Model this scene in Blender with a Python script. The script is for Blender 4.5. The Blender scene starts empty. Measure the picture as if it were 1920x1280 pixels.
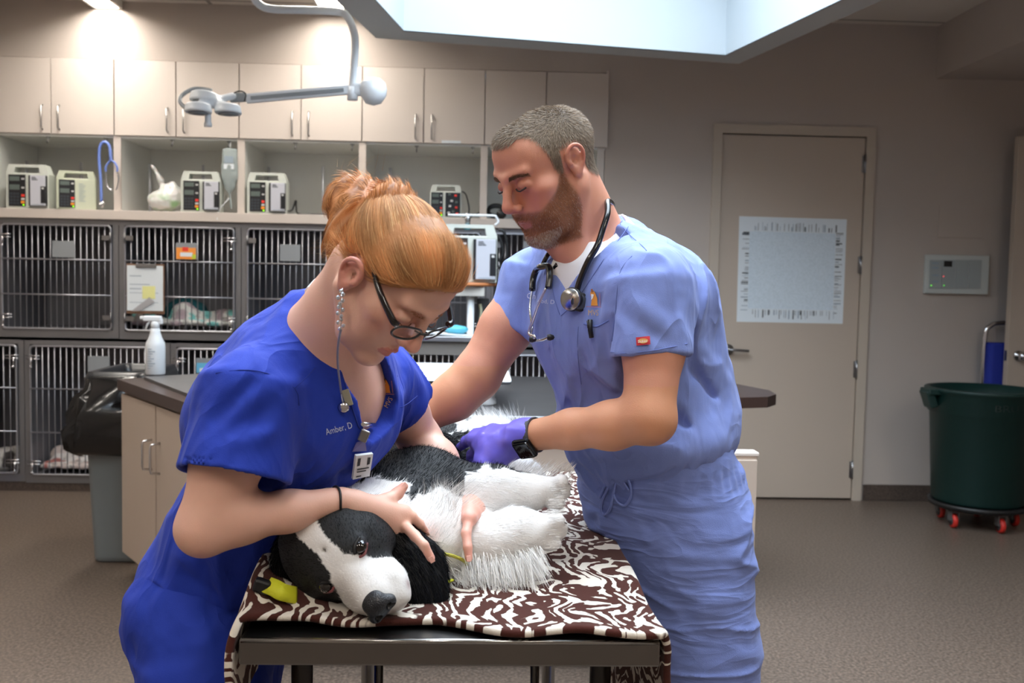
import bpy, bmesh, math, random
import numpy as np
from mathutils import Vector, Matrix
from mathutils.bvhtree import BVHTree
random.seed(7); rng = np.random.default_rng(11)
C = bpy.context.scene.collection
PI = math.pi
# ---------------------------------------------------------------- camera
F0 = 1867.0; CAM = np.array([0.0, 0.0, 1.33])
_a, _b, _c = math.radians(2.22), math.radians(3.665), 0.020
_f = np.array([math.sin(_a)*math.cos(_b), math.cos(_a)*math.cos(_b), -math.sin(_b)])
_r0 = np.array([math.cos(_a), -math.sin(_a), 0.0]); _u0 = np.cross(_r0, _f)
_r = _r0*math.cos(_c) + _u0*math.sin(_c); _u = _u0*math.cos(_c) - _r0*math.sin(_c)
cd = bpy.data.cameras.new('camera'); cam = bpy.data.objects.new('camera', cd); C.objects.link(cam)
cd.sensor_width = 36.0; cd.lens = F0/1920*36.0; cd.clip_start = 0.05
M = Matrix.Identity(4)
for i in range(3):
    M[i][0], M[i][1], M[i][2], M[i][3] = _r[i], _u[i], -_f[i], CAM[i]
cam.matrix_world = M
cd.dof.use_dof = True; cd.dof.focus_distance = 1.72; cd.dof.aperture_fstop = 7.0
S = bpy.context.scene; S.camera = cam
S.view_settings.view_transform = 'Standard'; S.view_settings.look = 'None'
S.view_settings.gamma = 1.0; S.view_settings.use_curve_mapping = False
S.view_settings.exposure = 0.28
S.cycles.max_bounces = 8; S.cycles.diffuse_bounces = 4; S.cycles.glossy_bounces = 3; S.cycles.sample_clamp_indirect = 6
S.cycles.use_denoising = True
S.cycles.caustics_reflective = False; S.cycles.caustics_refractive = False
# ---------------------------------------------------------------- daylight
W = bpy.data.worlds.new('sky'); S.world = W; W.use_nodes = True
_bg = W.node_tree.nodes['Background']; _bg.inputs[0].default_value = (0.70, 0.86, 1.0, 1); _bg.inputs[1].default_value = 1.0

def P(px, py, d):
    "point on the plane Y=d seen at a place of the photograph"
    v = _f + _r*((px-960)/F0) + _u*((640-py)/F0)
    return CAM + v*(d/v[1])
def RAY(px, py):
    v = _f + _r*((px-960)/F0) + _u*((640-py)/F0)
    return v/np.linalg.norm(v)
def PZ(px, py, z):
    v = _f + _r*((px-960)/F0) + _u*((640-py)/F0)
    return CAM + v*((z-CAM[2])/v[2])
def px2m(n, d): return n*d/F0
def V(*a): return np.array(a, dtype=float)
def nrm(v): v = np.asarray(v, float); return v/np.linalg.norm(v)
# ---------------------------------------------------------------- materials
MATS = {}
def srgb(r, g, b):
    f = lambda c: (c/255/12.92) if c <= 10 else ((c/255+0.055)/1.055)**2.4
    return (f(r), f(g), f(b), 1)
def mat(name, col=(200,200,200), rough=0.5, metal=0.0, emit=None, es=1.0, noise=0, nscale=20, bump=0, bscale=200, trans=0, alpha=1, attr=False, sss=0, sheen=0, coat=0, spec=0.5, fold=0, fmap=(1.0,1.0,.45)):
    if name in MATS: return MATS[name]
    m = bpy.data.materials.new(name); m.use_nodes = True; nt = m.node_tree; b = nt.nodes['Principled BSDF']
    c = srgb(*col) if max(col) > 1.0 else tuple(col)+(1,)
    b.inputs['Base Color'].default_value = c; b.inputs['Roughness'].default_value = rough; b.inputs['Metallic'].default_value = metal
    b.inputs['Specular IOR Level'].default_value = spec
    if trans: b.inputs['Transmission Weight'].default_value = trans; b.inputs['IOR'].default_value = 1.2
    if alpha < 1: b.inputs['Alpha'].default_value = alpha
    if sheen: b.inputs['Sheen Weight'].default_value = sheen
    if coat: b.inputs['Coat Weight'].default_value = coat
    if sss:
        b.inputs['Subsurface Weight'].default_value = sss; b.inputs['Subsurface Radius'].default_value = (1.0, .35, .2); b.inputs['Subsurface Scale'].default_value = 0.006
    if emit: b.inputs['Emission Color'].default_value = srgb(*emit); b.inputs['Emission Strength'].default_value = es
    src = None
    if attr:
        a = nt.nodes.new('ShaderNodeVertexColor'); a.layer_name = 'Col'; src = a.outputs[0]
        nt.links.new(src, b.inputs['Base Color'])
    tc = nt.nodes.new('ShaderNodeTexCoord')
    if noise:
        n = nt.nodes.new('ShaderNodeTexNoise'); n.inputs['Scale'].default_value = nscale; n.inputs['Detail'].default_value = 4
        nt.links.new(tc.outputs['Object'], n.inputs['Vector'])
        mr = nt.nodes.new('ShaderNodeMapRange'); mr.inputs[3].default_value = 1-noise; mr.inputs[4].default_value = 1+noise
        nt.links.new(n.outputs['Fac'], mr.inputs[0])
        mx = nt.nodes.new('ShaderNodeMix'); mx.data_type = 'RGBA'; mx.blend_type = 'MULTIPLY'; mx.inputs[0].default_value = 1
        if src: nt.links.new(src, mx.inputs[6])
        else: mx.inputs[6].default_value = c
        nt.links.new(mr.outputs[0], mx.inputs[7]); nt.links.new(mx.outputs[2], b.inputs['Base Color'])
    if bump:
        n = nt.nodes.new('ShaderNodeTexNoise'); n.inputs['Scale'].default_value = bscale; n.inputs['Detail'].default_value = 3
        nt.links.new(tc.outputs['Object'], n.inputs['Vector'])
        bp = nt.nodes.new('ShaderNodeBump'); bp.inputs['Strength'].default_value = bump; bp.inputs['Distance'].default_value = 0.002
        nt.links.new(n.outputs['Fac'], bp.inputs['Height']); nt.links.new(bp.outputs[0], b.inputs['Normal'])
        if fold:
            prev = bp
            for sc_, ds_, st_ in ((9.0, 1.6, fold), (24.0, 1.0, fold*.45)):
                n2 = nt.nodes.new('ShaderNodeTexNoise'); n2.inputs['Scale'].default_value = sc_; n2.inputs['Detail'].default_value = 1.5; n2.inputs['Distortion'].default_value = ds_
                mp = nt.nodes.new('ShaderNodeMapping'); mp.inputs['Rotation'].default_value = (.5,.6,.3); mp.inputs['Scale'].default_value = fmap; nt.links.new(tc.outputs['Object'], mp.inputs[0]); nt.links.new(mp.outputs[0], n2.inputs['Vector'])
                ma = nt.nodes.new('ShaderNodeMath'); ma.operation = 'SUBTRACT'; ma.inputs[1].default_value = .5; nt.links.new(n2.outputs['Fac'], ma.inputs[0]); mb = nt.nodes.new('ShaderNodeMath'); mb.operation = 'ABSOLUTE'; nt.links.new(ma.outputs[0], mb.inputs[0])
                b2 = nt.nodes.new('ShaderNodeBump'); b2.invert = True; b2.inputs['Strength'].default_value = min(1, st_); b2.inputs['Distance'].default_value = .05/sc_*3; nt.links.new(mb.outputs[0], b2.inputs['Height']); nt.links.new(prev.outputs[0], b2.inputs['Normal']); nt.links.new(b2.outputs[0], b.inputs['Normal']); prev = b2
    MATS[name] = m; return m
# ---------------------------------------------------------------- objects
def props(o, label=None, cat=None, group=None, kind=None):
    if label: o['label'] = label
    if cat: o['category'] = cat
    if group: o['group'] = group
    if kind: o['kind'] = kind
    return o
def thing(name, label, cat, loc=(0,0,0), rz=0, group=None):
    o = bpy.data.objects.new(name, None); C.objects.link(o); o.location = Vector([float(t) for t in loc]); o.rotation_euler = (0,0,rz)
    o.empty_display_size = .05
    return props(o, label, cat, group)
def link(name, me, m, parent=None, world=False):
    o = bpy.data.objects.new(name, me); C.objects.link(o)
    if m is not None: me.materials.append(m)
    if parent is not None:
        o.parent = parent
        if world:   # mesh data given in world space
            bpy.context.view_layer.update()
            o.matrix_parent_inverse = parent.matrix_world.inverted()
    return o
def meshobj(name, v, f, m, parent=None, world=False, smooth=False, col=None):
    me = bpy.data.meshes.new(name); me.from_pydata([tuple(map(float, p)) for p in v], [], [tuple(map(int, q)) for q in f]); me.update()
    if smooth: me.polygons.foreach_set('use_smooth', [True]*len(me.polygons))
    if col is not None: setcol(me, col)
    return link(name, me, m, parent, world)
def setcol(me, col):
    a = me.color_attributes.new('Col', 'FLOAT_COLOR', 'POINT')
    c = np.ones((len(me.vertices), 4), np.float32); c[:, :3] = col; a.data.foreach_set('color', c.ravel())
class B:
    "collects shapes into one mesh"
    def __init__(s): s.bm = bmesh.new()
    def box(s, c, h, rot=None, bev=0, seg=2):
        r = bmesh.ops.create_cube(s.bm, size=2.0)['verts']
        mt = Matrix.Translation(Vector(c)) @ (rot.to_4x4() if rot is not None else Matrix.Identity(4)) @ Matrix.Diagonal((h[0],h[1],h[2],1))
        bmesh.ops.transform(s.bm, matrix=mt, verts=r)
        if bev:
            e = list({e for v in r for e in v.link_edges}); bmesh.ops.bevel(s.bm, geom=e, offset=bev, segments=seg, affect='EDGES', profile=.5)
        return s
    def bb(s, lo, hi, bev=0):
        lo, hi = V(*lo), V(*hi); return s.box((lo+hi)/2, np.abs(hi-lo)/2, bev=bev)
    def tube(s, pts, r, n=10, closed=False, caps=True):
        pts = [Vector([float(t) for t in p]) for p in pts]; m = len(pts)
        rr = r if hasattr(r, '__len__') else [r]*m
        t0 = (pts[1]-pts[0]).normalized(); nn = t0.orthogonal().normalized(); rings = []
        for i, p in enumerate(pts):
            if closed: t = (pts[(i+1)%m]-pts[i-1]).normalized()
            else: t = (pts[min(i+1,m-1)]-pts[max(i-1,0)]).normalized()
            nn = (nn - t*nn.dot(t)).normalized(); bb = t.cross(nn)
            rings.append([s.bm.verts.new(p+(nn*math.cos(2*PI*k/n)+bb*math.sin(2*PI*k/n))*rr[i]) for k in range(n)])
        fs = []
        for i in range(m if closed else m-1):
            A_, B_ = rings[i], rings[(i+1)%m]
            for k in range(n): fs.append(s.bm.faces.new((A_[k], A_[(k+1)%n], B_[(k+1)%n], B_[k])))
        if caps and not closed:
            s.bm.faces.new(rings[0][::-1]); s.bm.faces.new(rings[-1])
        for f in fs: f.smooth = True
        return s
    def lathe(s, prof, c=(0,0,0), n=24, axis='Z', rot=None):
        rings = []; c = Vector([float(t) for t in c])
        for (r, z) in prof:
            ring = []
            for k in range(n):
                a = 2*PI*k/n; p = Vector((r*math.cos(a), r*math.sin(a), z))
                if rot is not None: p = rot @ p
                elif axis == 'X': p = Vector((p.z, p.x, p.y))
                elif axis == 'Y': p = Vector((p.x, p.z, p.y))
                ring.append(s.bm.verts.new(c+p))
            rings.append(ring)
        for i in range(len(rings)-1):
            for k in range(n):
                f = s.bm.faces.new((rings[i][k], rings[i][(k+1)%n], rings[i+1][(k+1)%n], rings[i+1][k])); f.smooth = True
        if prof[0][0] > 1e-5: s.bm.faces.new(rings[0][::-1])
        if prof[-1][0] > 1e-5: s.bm.faces.new(rings[-1])
        return s
    def prism(s, poly, z0, z1):
        a = [s.bm.verts.new((x, y, z0)) for x, y in poly]; b = [s.bm.verts.new((x, y, z1)) for x, y in poly]; n = len(poly)
        s.bm.faces.new(a[::-1]); s.bm.faces.new(b)
        for i in range(n): s.bm.faces.new((a[i], a[(i+1)%n], b[(i+1)%n], b[i]))
        return s
    def quad(s, *p):
        s.bm.faces.new([s.bm.verts.new(tuple(map(float, q))) for q in p]); return s
    def out(s, name, m, parent=None, world=False, smooth=None):
        bmesh.ops.recalc_face_normals(s.bm, faces=s.bm.faces[:])
        me = bpy.data.meshes.new(name); s.bm.to_mesh(me); s.bm.free()
        if smooth: me.polygons.foreach_set('use_smooth', [True]*len(me.polygons))
        return link(name, me, m, parent, world)
def copy_tree(o, parent=None):
    c = o.copy(); C.objects.link(c)
    if parent is not None: c.parent = parent
    for ch in list(o.children): copy_tree(ch, c)
    return c
def smooth_path(pts, n=8, closed=False):
    "Catmull-Rom through points"
    p = [V(*q) for q in pts]; m = len(p); out = []
    rngi = range(m if closed else m-1)
    for i in rngi:
        g = (lambda j: p[j % m]) if closed else (lambda j: p[min(max(j, 0), m-1)])
        p0, p1, p2, p3 = g(i-1), g(i), g(i+1), g(i+2)
        for k in range(n):
            t = k/n
            out.append(0.5*((2*p1)+(-p0+p2)*t+(2*p0-5*p1+4*p2-p3)*t*t+(-p0+3*p1-3*p2+p3)*t**3))
    if not closed: out.append(p[-1])
    return out
# ---------------------------------------------------------------- noise
def _h(i, j, k, s):
    n = (i*374761393 + j*668265263 + k*2147483647 + s*974634777) & 0xffffffff
    n = ((n ^ (n >> 13))*1274126177) & 0xffffffff
    return ((n ^ (n >> 16)) & 0xffff)/32768.0 - 1.0
def vnoise(p, s=0):
    q = np.floor(p).astype(np.int64); f = p-q; f = f*f*(3-2*f); r = 0
    for a in (0, 1):
        for b in (0, 1):
            for c in (0, 1):
                w = (f[:,0] if a else 1-f[:,0])*(f[:,1] if b else 1-f[:,1])*(f[:,2] if c else 1-f[:,2])
                r = r + w*_h(q[:,0]+a, q[:,1]+b, q[:,2]+c, s)
    return r
# ---------------------------------------------------------------- solids by distance fields
class SDF:
    def __init__(s): s.p = []; s.post = None
    def _add(s, fn, lo, hi, k, op): s.p.append((fn, np.minimum(lo, hi), np.maximum(lo, hi), k, op)); return s
    def cap(s, a, b, ra, rb=None, k=.012, op='u', sq=None):
        a, b = V(*a), V(*b); rb = ra if rb is None else rb; d = b-a; L2 = max(d@d, 1e-9); R = max(ra, rb)
        if sq is not None: sd, q = nrm(sq[0]), sq[1]
        def fn(p):
            if sq is not None:
                pa = p-a; t = np.clip(pa@d/L2, 0, 1); w = pa-t[:,None]*d
                w = w + np.outer((w@sd)*(1/q-1), sd); return (np.linalg.norm(w, axis=1)-(ra+(rb-ra)*t))*min(q, 1)
            pa = p-a; t = np.clip(pa@d/L2, 0, 1); return np.linalg.norm(pa-t[:,None]*d, axis=1)-(ra+(rb-ra)*t)
        R2 = R*max(1, sq[1] if sq else 1)
        return s._add(fn, np.minimum(a, b)-R2, np.maximum(a, b)+R2, k, op)
    def chain(s, pts, rad, k=.012, op='u', sq=None):
        for i in range(len(pts)-1): s.cap(pts[i], pts[i+1], rad[i], rad[i+1], k, op, sq)
        return s
    def ell(s, c, r, R=None, k=.012, op='u'):
        c, r = V(*c), V(*((r,)*3 if not hasattr(r, '__len__') else r)); R = np.eye(3) if R is None else np.array(R)  # rows = axes
        def fn(p):
            q = (p-c)@R.T; k0 = np.linalg.norm(q/r, axis=1); k1 = np.linalg.norm(q/(r*r), axis=1)+1e-9
            return k0*(k0-1)/k1
        ext = np.sqrt(((R*r[:,None])**2).sum(0))
        return s._add(fn, c-ext, c+ext, k, op)
    def box(s, c, h, R=None, rd=.005, k=.01, op='u'):
        c, h = V(*c), V(*h); R = np.eye(3) if R is None else np.array(R)
        def fn(p):
            q = np.abs((p-c)@R.T)-(h-rd); return np.linalg.norm(np.maximum(q, 0), axis=1)+np.minimum(q.max(1), 0)-rd
        ext = np.abs(R*h[:,None]).sum(0)
        return s._add(fn, c-ext, c+ext, k, op)
    def cone(s, a, b, ra, rb, rd=.004, k=.01, op='u', sq=None):
        "flat-ended cone"
        a, b = V(*a), V(*b); L = np.linalg.norm(b-a); d = (b-a)/L; R = max(ra, rb)
        if sq is not None: sd = nrm(sq[0]-(sq[0]@d)*d); q = sq[1]
        def fn(p):
            pa = p-a; h = pa@d; w = pa-h[:,None]*d
            if sq is not None: w = w + np.outer((w@sd)*(1/q-1), sd)
            t = np.clip(h/L, 0, 1); ds = np.linalg.norm(w, axis=1)-(ra+(rb-ra)*t)+rd; dc = np.maximum(-h, h-L)+rd
            return np.minimum(np.maximum(ds, dc), 0)+np.sqrt(np.maximum(ds, 0)**2+np.maximum(dc, 0)**2)-rd
        return s._add(fn, np.minimum(a, b)-R, np.maximum(a, b)+R, k, op)
    def plane(s, c, n, k=.002):
        "keep the side against n"
        c, n = V(*c), nrm(n); return s._add(lambda p: (p-c)@n, V(-99,-99,-99), V(99,99,99), k, 'i')
    def ev(s, p, lo=None, hi=None):
        d = np.full(len(p), 9.0)
        for fn, l, h, k, op in s.p:
            m = k*1.7+.014
            if lo is not None and (np.any(l-m > hi) or np.any(h+m < lo)): continue
            e = fn(p)
            if op == 'u': q = np.clip(.5+.5*(d-e)/k, 0, 1); d = d+(e-d)*q-k*q*(1-q)
            elif op == 's': q = np.clip(.5-.5*(d+e)/k, 0, 1); d = d+(-e-d)*q+k*q*(1-q)
            else: q = np.clip(.5-.5*(d-e)/k, 0, 1); d = d+(e-d)*q+k*q*(1-q)
        if s.post is not None: d = s.post(p, d)
        return d
    def mesh(s, res, N=14, slack=2.3):
        us = [q for q in s.p if q[4] == 'u']
        lo = np.min([q[1]-q[3] for q in us], 0)-2*res; hi = np.max([q[2]+q[3] for q in us], 0)+2*res
        nb = np.ceil((hi-lo)/(res*N)).astype(int); bs = res*N
        g = np.stack(np.meshgrid(*[np.arange(n) for n in nb], indexing='ij'), -1).reshape(-1, 3)
        cen = lo+(g+.5)*bs; dd = s.ev(cen); g = g[np.abs(dd) < bs*.87*slack+.01]
        dim = nb*N+4; st = np.array([dim[1]*dim[2], dim[2], 1])
        ax = np.arange(-1, N+1); L = np.stack(np.meshgrid(ax, ax, ax, indexing='ij'), -1).reshape(-1, 3); n1 = N+2
        IDS, VS, QS = [], [], []
        edges = [((0,0,0),(1,0,0)),((0,1,0),(1,1,0)),((0,0,1),(1,0,1)),((0,1,1),(1,1,1)),((0,0,0),(0,1,0)),((1,0,0),(1,1,0)),((0,0,1),(0,1,1)),((1,0,1),(1,1,1)),((0,0,0),(0,0,1)),((1,0,0),(1,0,1)),((0,1,0),(0,1,1)),((1,1,0),(1,1,1))]
        for gb in g:
            base = gb*N; pts = lo+(L+base)*res
            d = s.ev(pts, pts[0], pts[-1]).reshape(n1, n1, n1); sg = d < 0
            if sg.all() or not sg.any(): continue
            m = n1-1; acc = np.zeros((m, m, m, 3)); cnt = np.zeros((m, m, m))
            for a, b in edges:
                da = d[a[0]:a[0]+m, a[1]:a[1]+m, a[2]:a[2]+m]; db = d[b[0]:b[0]+m, b[1]:b[1]+m, b[2]:b[2]+m]
                x = (da < 0) != (db < 0); t = np.where(x, da/np.where(x, da-db, 1), 0)
                for i in range(3): acc[..., i] += np.where(x, a[i]+(b[i]-a[i])*t, 0)
                cnt += x
            idx = np.argwhere(cnt > 0)
            if not len(idx): continue
            gi = idx-1+base+1; IDS.append(gi@st); VS.append(lo+(idx-1+base+acc[tuple(idx.T)]/cnt[tuple(idx.T)][:, None])*res)
            for i in range(3):
                e = np.eye(3, dtype=int)[i]; j, k = (i+1)%3, (i+2)%3; ej, ek = np.eye(3, dtype=int)[j], np.eye(3, dtype=int)[k]
                A_ = sg[1:n1-1, 1:n1-1, 1:n1-1]; B_ = sg[1+e[0]:n1-1+e[0], 1+e[1]:n1-1+e[1], 1+e[2]:n1-1+e[2]]
                q = np.argwhere(A_ != B_)
                if not len(q): continue
                inside = A_[tuple(q.T)]; c = q+base+1
                quad = np.stack([(c-ej-ek)@st, (c-ek)@st, c@st, (c-ej)@st], 1)
                quad[~inside] = quad[~inside][:, ::-1]; QS.append(quad)
        ids = np.concatenate(IDS); vs = np.concatenate(VS); qs = np.concatenate(QS)
        u, first, = np.unique(ids, return_index=True); v = vs[first]
        f = np.searchsorted(u, qs); ok = (f < len(u)).all(1); f = f[ok]; qs = qs[ok]
        f = f[(u[f] == qs).all(1)]
        return v, f
def sdfobj(name, sdf, res, m, parent=None, colfn=None, relax=0, keep=None):
    v, f = sdf.mesh(res)
    if relax:
        for _ in range(relax):
            acc = np.zeros_like(v); cnt = np.zeros(len(v))
            for a in range(4):
                np.add.at(acc, f[:, a], v[f[:, (a+1)%4]]); np.add.at(cnt, f[:, a], 1)
                np.add.at(acc, f[:, a], v[f[:, a-1]]); np.add.at(cnt, f[:, a], 1)
            v = v*.5+.5*acc/np.maximum(cnt, 1)[:, None]
    me = bpy.data.meshes.new(name); me.vertices.add(len(v)); me.vertices.foreach_set('co', v.astype(np.float32).ravel())
    me.loops.add(len(f)*4); me.loops.foreach_set('vertex_index', f.astype(np.int32).ravel())
    me.polygons.add(len(f)); me.polygons.foreach_set('loop_start', np.arange(0, len(f)*4, 4, dtype=np.int32)); me.polygons.foreach_set('loop_total', np.full(len(f), 4, np.int32))
    me.update(calc_edges=True); me.polygons.foreach_set('use_smooth', [True]*len(f))
    if colfn is not None: setcol(me, colfn(v))
    o = link(name, me, m, parent, parent is not None)
    print(name, len(v), len(f)); o_v[o.name] = (v, f); return o
o_v = {}
def bvh(o): v, f = o_v[o.name]; return BVHTree.FromPolygons([tuple(x) for x in v.tolist()], [tuple(x) for x in f.tolist()])
def hit(tree, px, py, off=0.0):
    d = RAY(px, py); h = tree.ray_cast(Vector(CAM), Vector(d))
    if h[0] is None: return None, None
    n = np.array(h[1]); n = n if n@d < 0 else -n
    return np.array(h[0])+n*off, n
def sample(o, n, maskfn=None):
    v, f = o_v[o.name]; a, b, c, d = (v[f[:, i]] for i in range(4))
    nr = np.cross(c-a, d-b); ar = np.linalg.norm(nr, axis=1)+1e-12; cen = (a+b+c+d)/4
    w = ar.copy()
    if maskfn is not None: w = w*maskfn(cen, nr/ar[:, None])
    if w.sum() <= 0: return np.zeros((0,3)), np.zeros((0,3))
    i = rng.choice(len(f), n, p=w/w.sum()); s, t = rng.random((2, n, 1))
    return (a[i]*(1-s)+b[i]*s)*(1-t)+(d[i]*(1-s)+c[i]*s)*t, (nr/ar[:, None])[i]
def strands(name, root, nrmv, flow, length, width, m, parent, col, lift=.35, droop=0., seg=3, jitter=.25, curl=0, bend=0.):
    n = len(root); flow = flow-(flow*nrmv).sum(1)[:, None]*nrmv; flow = flow/(np.linalg.norm(flow, axis=1)[:, None]+1e-9)
    dirv = flow*(1-lift)+nrmv*lift+rng.normal(0, jitter, (n, 3)); dirv /= np.linalg.norm(dirv, axis=1)[:, None]
    side = np.cross(dirv, nrmv+rng.normal(0, .4, (n, 3))); side /= np.linalg.norm(side, axis=1)[:, None]+1e-9
    L = np.broadcast_to(length, (n,))*rng.uniform(.6, 1.15, n); Wd = np.broadcast_to(width, (n,)); vs = []; p = root-nrmv*.0008
    cv = rng.normal(0, 1, (n, 3))*curl
    for k in range(seg):
        t = k/seg; w = Wd*(1-t*.75); vs += [p-side*w[:, None]/2, p+side*w[:, None]/2]
        p = p+dirv*(L/seg)[:, None]; dirv = dirv+flow*.18+cv+V(0, 0, -droop)-nrmv*(L/seg*bend)[:, None]; dirv /= np.linalg.norm(dirv, axis=1)[:, None]
    vs.append(p); K = 2*seg+1; v = np.stack(vs, 1).reshape(-1, 3); b = np.arange(n)[:, None]*K
    me = bpy.data.meshes.new(name); F4 = [np.concatenate([b+2*k, b+2*k+1, b+2*k+3, b+2*k+2], 1) for k in range(seg-1)]; f4 = np.concatenate(F4) if F4 else np.zeros((0, 4), int); f3 = np.concatenate([b+2*seg-2, b+2*seg-1, b+2*seg], 1)
    me.vertices.add(len(v)); me.vertices.foreach_set('co', v.astype(np.float32).ravel())
    me.loops.add(f4.size+f3.size); me.loops.foreach_set('vertex_index', np.concatenate([f4.ravel(), f3.ravel()]).astype(np.int32))
    me.polygons.add(len(f4)+len(f3)); me.polygons.foreach_set('loop_start', np.concatenate([np.arange(len(f4))*4, f4.size+np.arange(len(f3))*3]).astype(np.int32))
    me.polygons.foreach_set('loop_total', np.concatenate([np.full(len(f4), 4), np.full(len(f3), 3)]).astype(np.int32)); me.update(calc_edges=True)
    me.polygons.foreach_set('use_smooth', [True]*(len(f4)+len(f3)))
    setcol(me, np.repeat(np.broadcast_to(col, (n, 3)), K, 0)); return link(name, me, m, parent, parent is not None)
def text_polys(txt, size=1.0):
    cu = bpy.data.curves.new('t', 'FONT'); cu.body = txt; cu.size = size; cu.resolution_u = 3; o = bpy.data.objects.new('t', cu); C.objects.link(o)
    bpy.context.view_layer.update(); me = bpy.data.meshes.new_from_object(o.evaluated_get(bpy.context.evaluated_depsgraph_get()))
    v = np.array([tuple(x.co) for x in me.vertices]); f = [tuple(p.vertices) for p in me.polygons]; C.objects.unlink(o); bpy.data.objects.remove(o); return v, f
def flat_text(name, txt, origin, xd, yd, size, m, parent, world=True, stretch=1.0):
    v, f = text_polys(txt, size); o_, x_, y_ = V(*origin), nrm(xd), nrm(yd)
    return meshobj(name, [o_+x_*p[0]*stretch+y_*p[1] for p in v], f, m, parent, world)
def decal(name, v2, f, tree, m, parent, off=.0015):
    "lays a flat shape given in photo pixels on a surface"
    out = []; last = None
    for x, y in v2:
        h, n = hit(tree, x, y, off)
        if h is None: h = last if last is not None else P(x, y, 1.8)
        out.append(h); last = h
    return meshobj(name, out, f, m, parent, True)
def decal_text(name, txt, x, y, ang, size, tree, m, parent, sx=1.0, off=.0015, depthcurve=0):
    v, f = text_polys(txt, size); ca, sa = math.cos(ang), math.sin(ang)
    v2 = [(x+ca*p[0]*sx+sa*p[1], y+sa*p[0]*sx-ca*p[1]) for p in v]
    return decal(name, v2, f, tree, m, parent, off)
def sstep(x, a, b): t = np.clip((x-a)/(b-a), 0, 1); return t*t*(3-2*t)
def proj(p):
    "place in the photograph of points"
    q = p-CAM; z = q@_f; return 960+F0*(q@_r)/z, 640-F0*(q@_u)/z
def lin(*c): return np.array(srgb(*c)[:3])
# ================================================================ the room
WY = 6.0; CZ = 2.89; XL, XR, YB = -3.2, 4.2, -2.6
m_wall = mat('wall_paint', (184,174,166), .75, noise=.03, nscale=3, bump=.15, bscale=250)
m_white = mat('white_laminate', (232,234,230), .45)
m_taupe = mat('taupe_laminate', (188,172,158), .42, noise=.02, nscale=6)
m_taupe2 = mat('taupe_shadow_gap', (70,58,50), .8)
m_steel = mat('stainless_steel', (150,150,152), .32, 1.0, noise=.12, nscale=8)
m_steel_d = mat('dull_steel', (118,118,120), .5, .8, noise=.15, nscale=6)
m_chrome = mat('chrome', (215,215,218), .18, 1.0)
m_black = mat('black_plastic', (18,18,20), .45)
m_brown = mat('brown_laminate', (58,42,38), .35, noise=.1, nscale=40)
m_dgrey = mat('dark_grey', (50,50,52), .5)
def speckle(name, a, b_, scale):
    m = mat(name, a, .38); nt = m.node_tree; b = nt.nodes['Principled BSDF']
    tc = nt.nodes.new('ShaderNodeTexCoord'); n = nt.nodes.new('ShaderNodeTexNoise'); n.inputs['Scale'].default_value = scale; n.inputs['Detail'].default_value = 5
    n2 = nt.nodes.new('ShaderNodeTexVoronoi'); n2.inputs['Scale'].default_value = scale*1.2
    nt.links.new(tc.outputs['Object'], n.inputs['Vector']); nt.links.new(tc.outputs['Object'], n2.inputs['Vector'])
    r = nt.nodes.new('ShaderNodeValToRGB'); r.color_ramp.elements[0].position = .40; r.color_ramp.elements[0].color = srgb(*a)
    r.color_ramp.elements[1].position = .66; r.color_ramp.elements[1].color = srgb(*b_); nt.links.new(n.outputs['Fac'], r.inputs[0])
    mx = nt.nodes.new('ShaderNodeMix'); mx.data_type = 'RGBA'; mx.blend_type = 'MIX'
    r2 = nt.nodes.new('ShaderNodeValToRGB'); r2.color_ramp.elements[0].position = .0; r2.color_ramp.elements[0].color = (.75,.75,.75,1); r2.color_ramp.elements[1].position = .2; r2.color_ramp.elements[1].color = (0,0,0,1)
    nt.links.new(n2.outputs['Distance'], r2.inputs[0]); nt.links.new(r2.outputs[0], mx.inputs[0]); nt.links.new(r.outputs[0], mx.inputs[6]); mx.inputs[7].default_value = srgb(*[min(255, int(c*1.25)) for c in b_])
    nt.links.new(mx.outputs[2], b.inputs['Base Color']); return m
m_floor = speckle('speckled_vinyl', (84,73,65), (124,109,97), 90)
st = lambda o: props(o, kind='structure')
st(B().bb((XL,YB,-.05), (XR,WY+.8,0)).out('floor', m_floor))
# back wall with the recess for the cage bank and cupboards
REC_L, REC_R, REC_T = -3.6, P(1138,137,WY)[0], P(1138,137,WY)[2]
DL, DR, DT = P(1354,250,WY)[0], P(1624,255,WY)[0], P(1354,250,WY)[2]
b = B(); b.bb((REC_R, WY, 0), (DL, WY+.12, CZ+.1)); b.bb((DR, WY, 0), (XR, WY+.12, CZ+.1)); b.bb((DL, WY, DT), (DR, WY+.12, CZ+.1)); b.bb((XL, WY, REC_T), (REC_R, WY+.12, CZ+.1))
b.bb((XL, WY+.75, 0), (REC_R, WY+.8, REC_T)); b.bb((DL-.1, WY+.12, 0), (DR+.1, WY+.16, DT+.1)); b.bb((REC_R, WY+.1, 0), (REC_R+.05, WY+.8, REC_T))  # the sheet behind the door is added to block sky light leaking in
st(b.out('wall_back', m_wall))
st(B().bb((XL-.1, YB, 0), (XL, WY+.8, 3.0)).out('wall_left', m_wall)); st(B().bb((XR, YB, 0), (XR+.1, WY+.8, 3.0)).out('wall_right', m_wall)); st(B().bb((XL, YB-.1, 0), (XR, YB, 3.0)).out('wall_front', m_wall))
# dropped beam at the right
sx, sz = P(1755,147,WY)[0], P(1755,147,WY)[2]
st(B().bb((sx, 1.5, sz), (XR, WY, CZ+.1)).out('trim_1', m_wall))
# baseboards
m_base = speckle('speckled_base', (70,60,55), (92,80,72), 120)
st(B().bb((DR+.07, WY-.012, 0), (XR, WY, .10), .003).out('baseboard_back', m_base))
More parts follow.
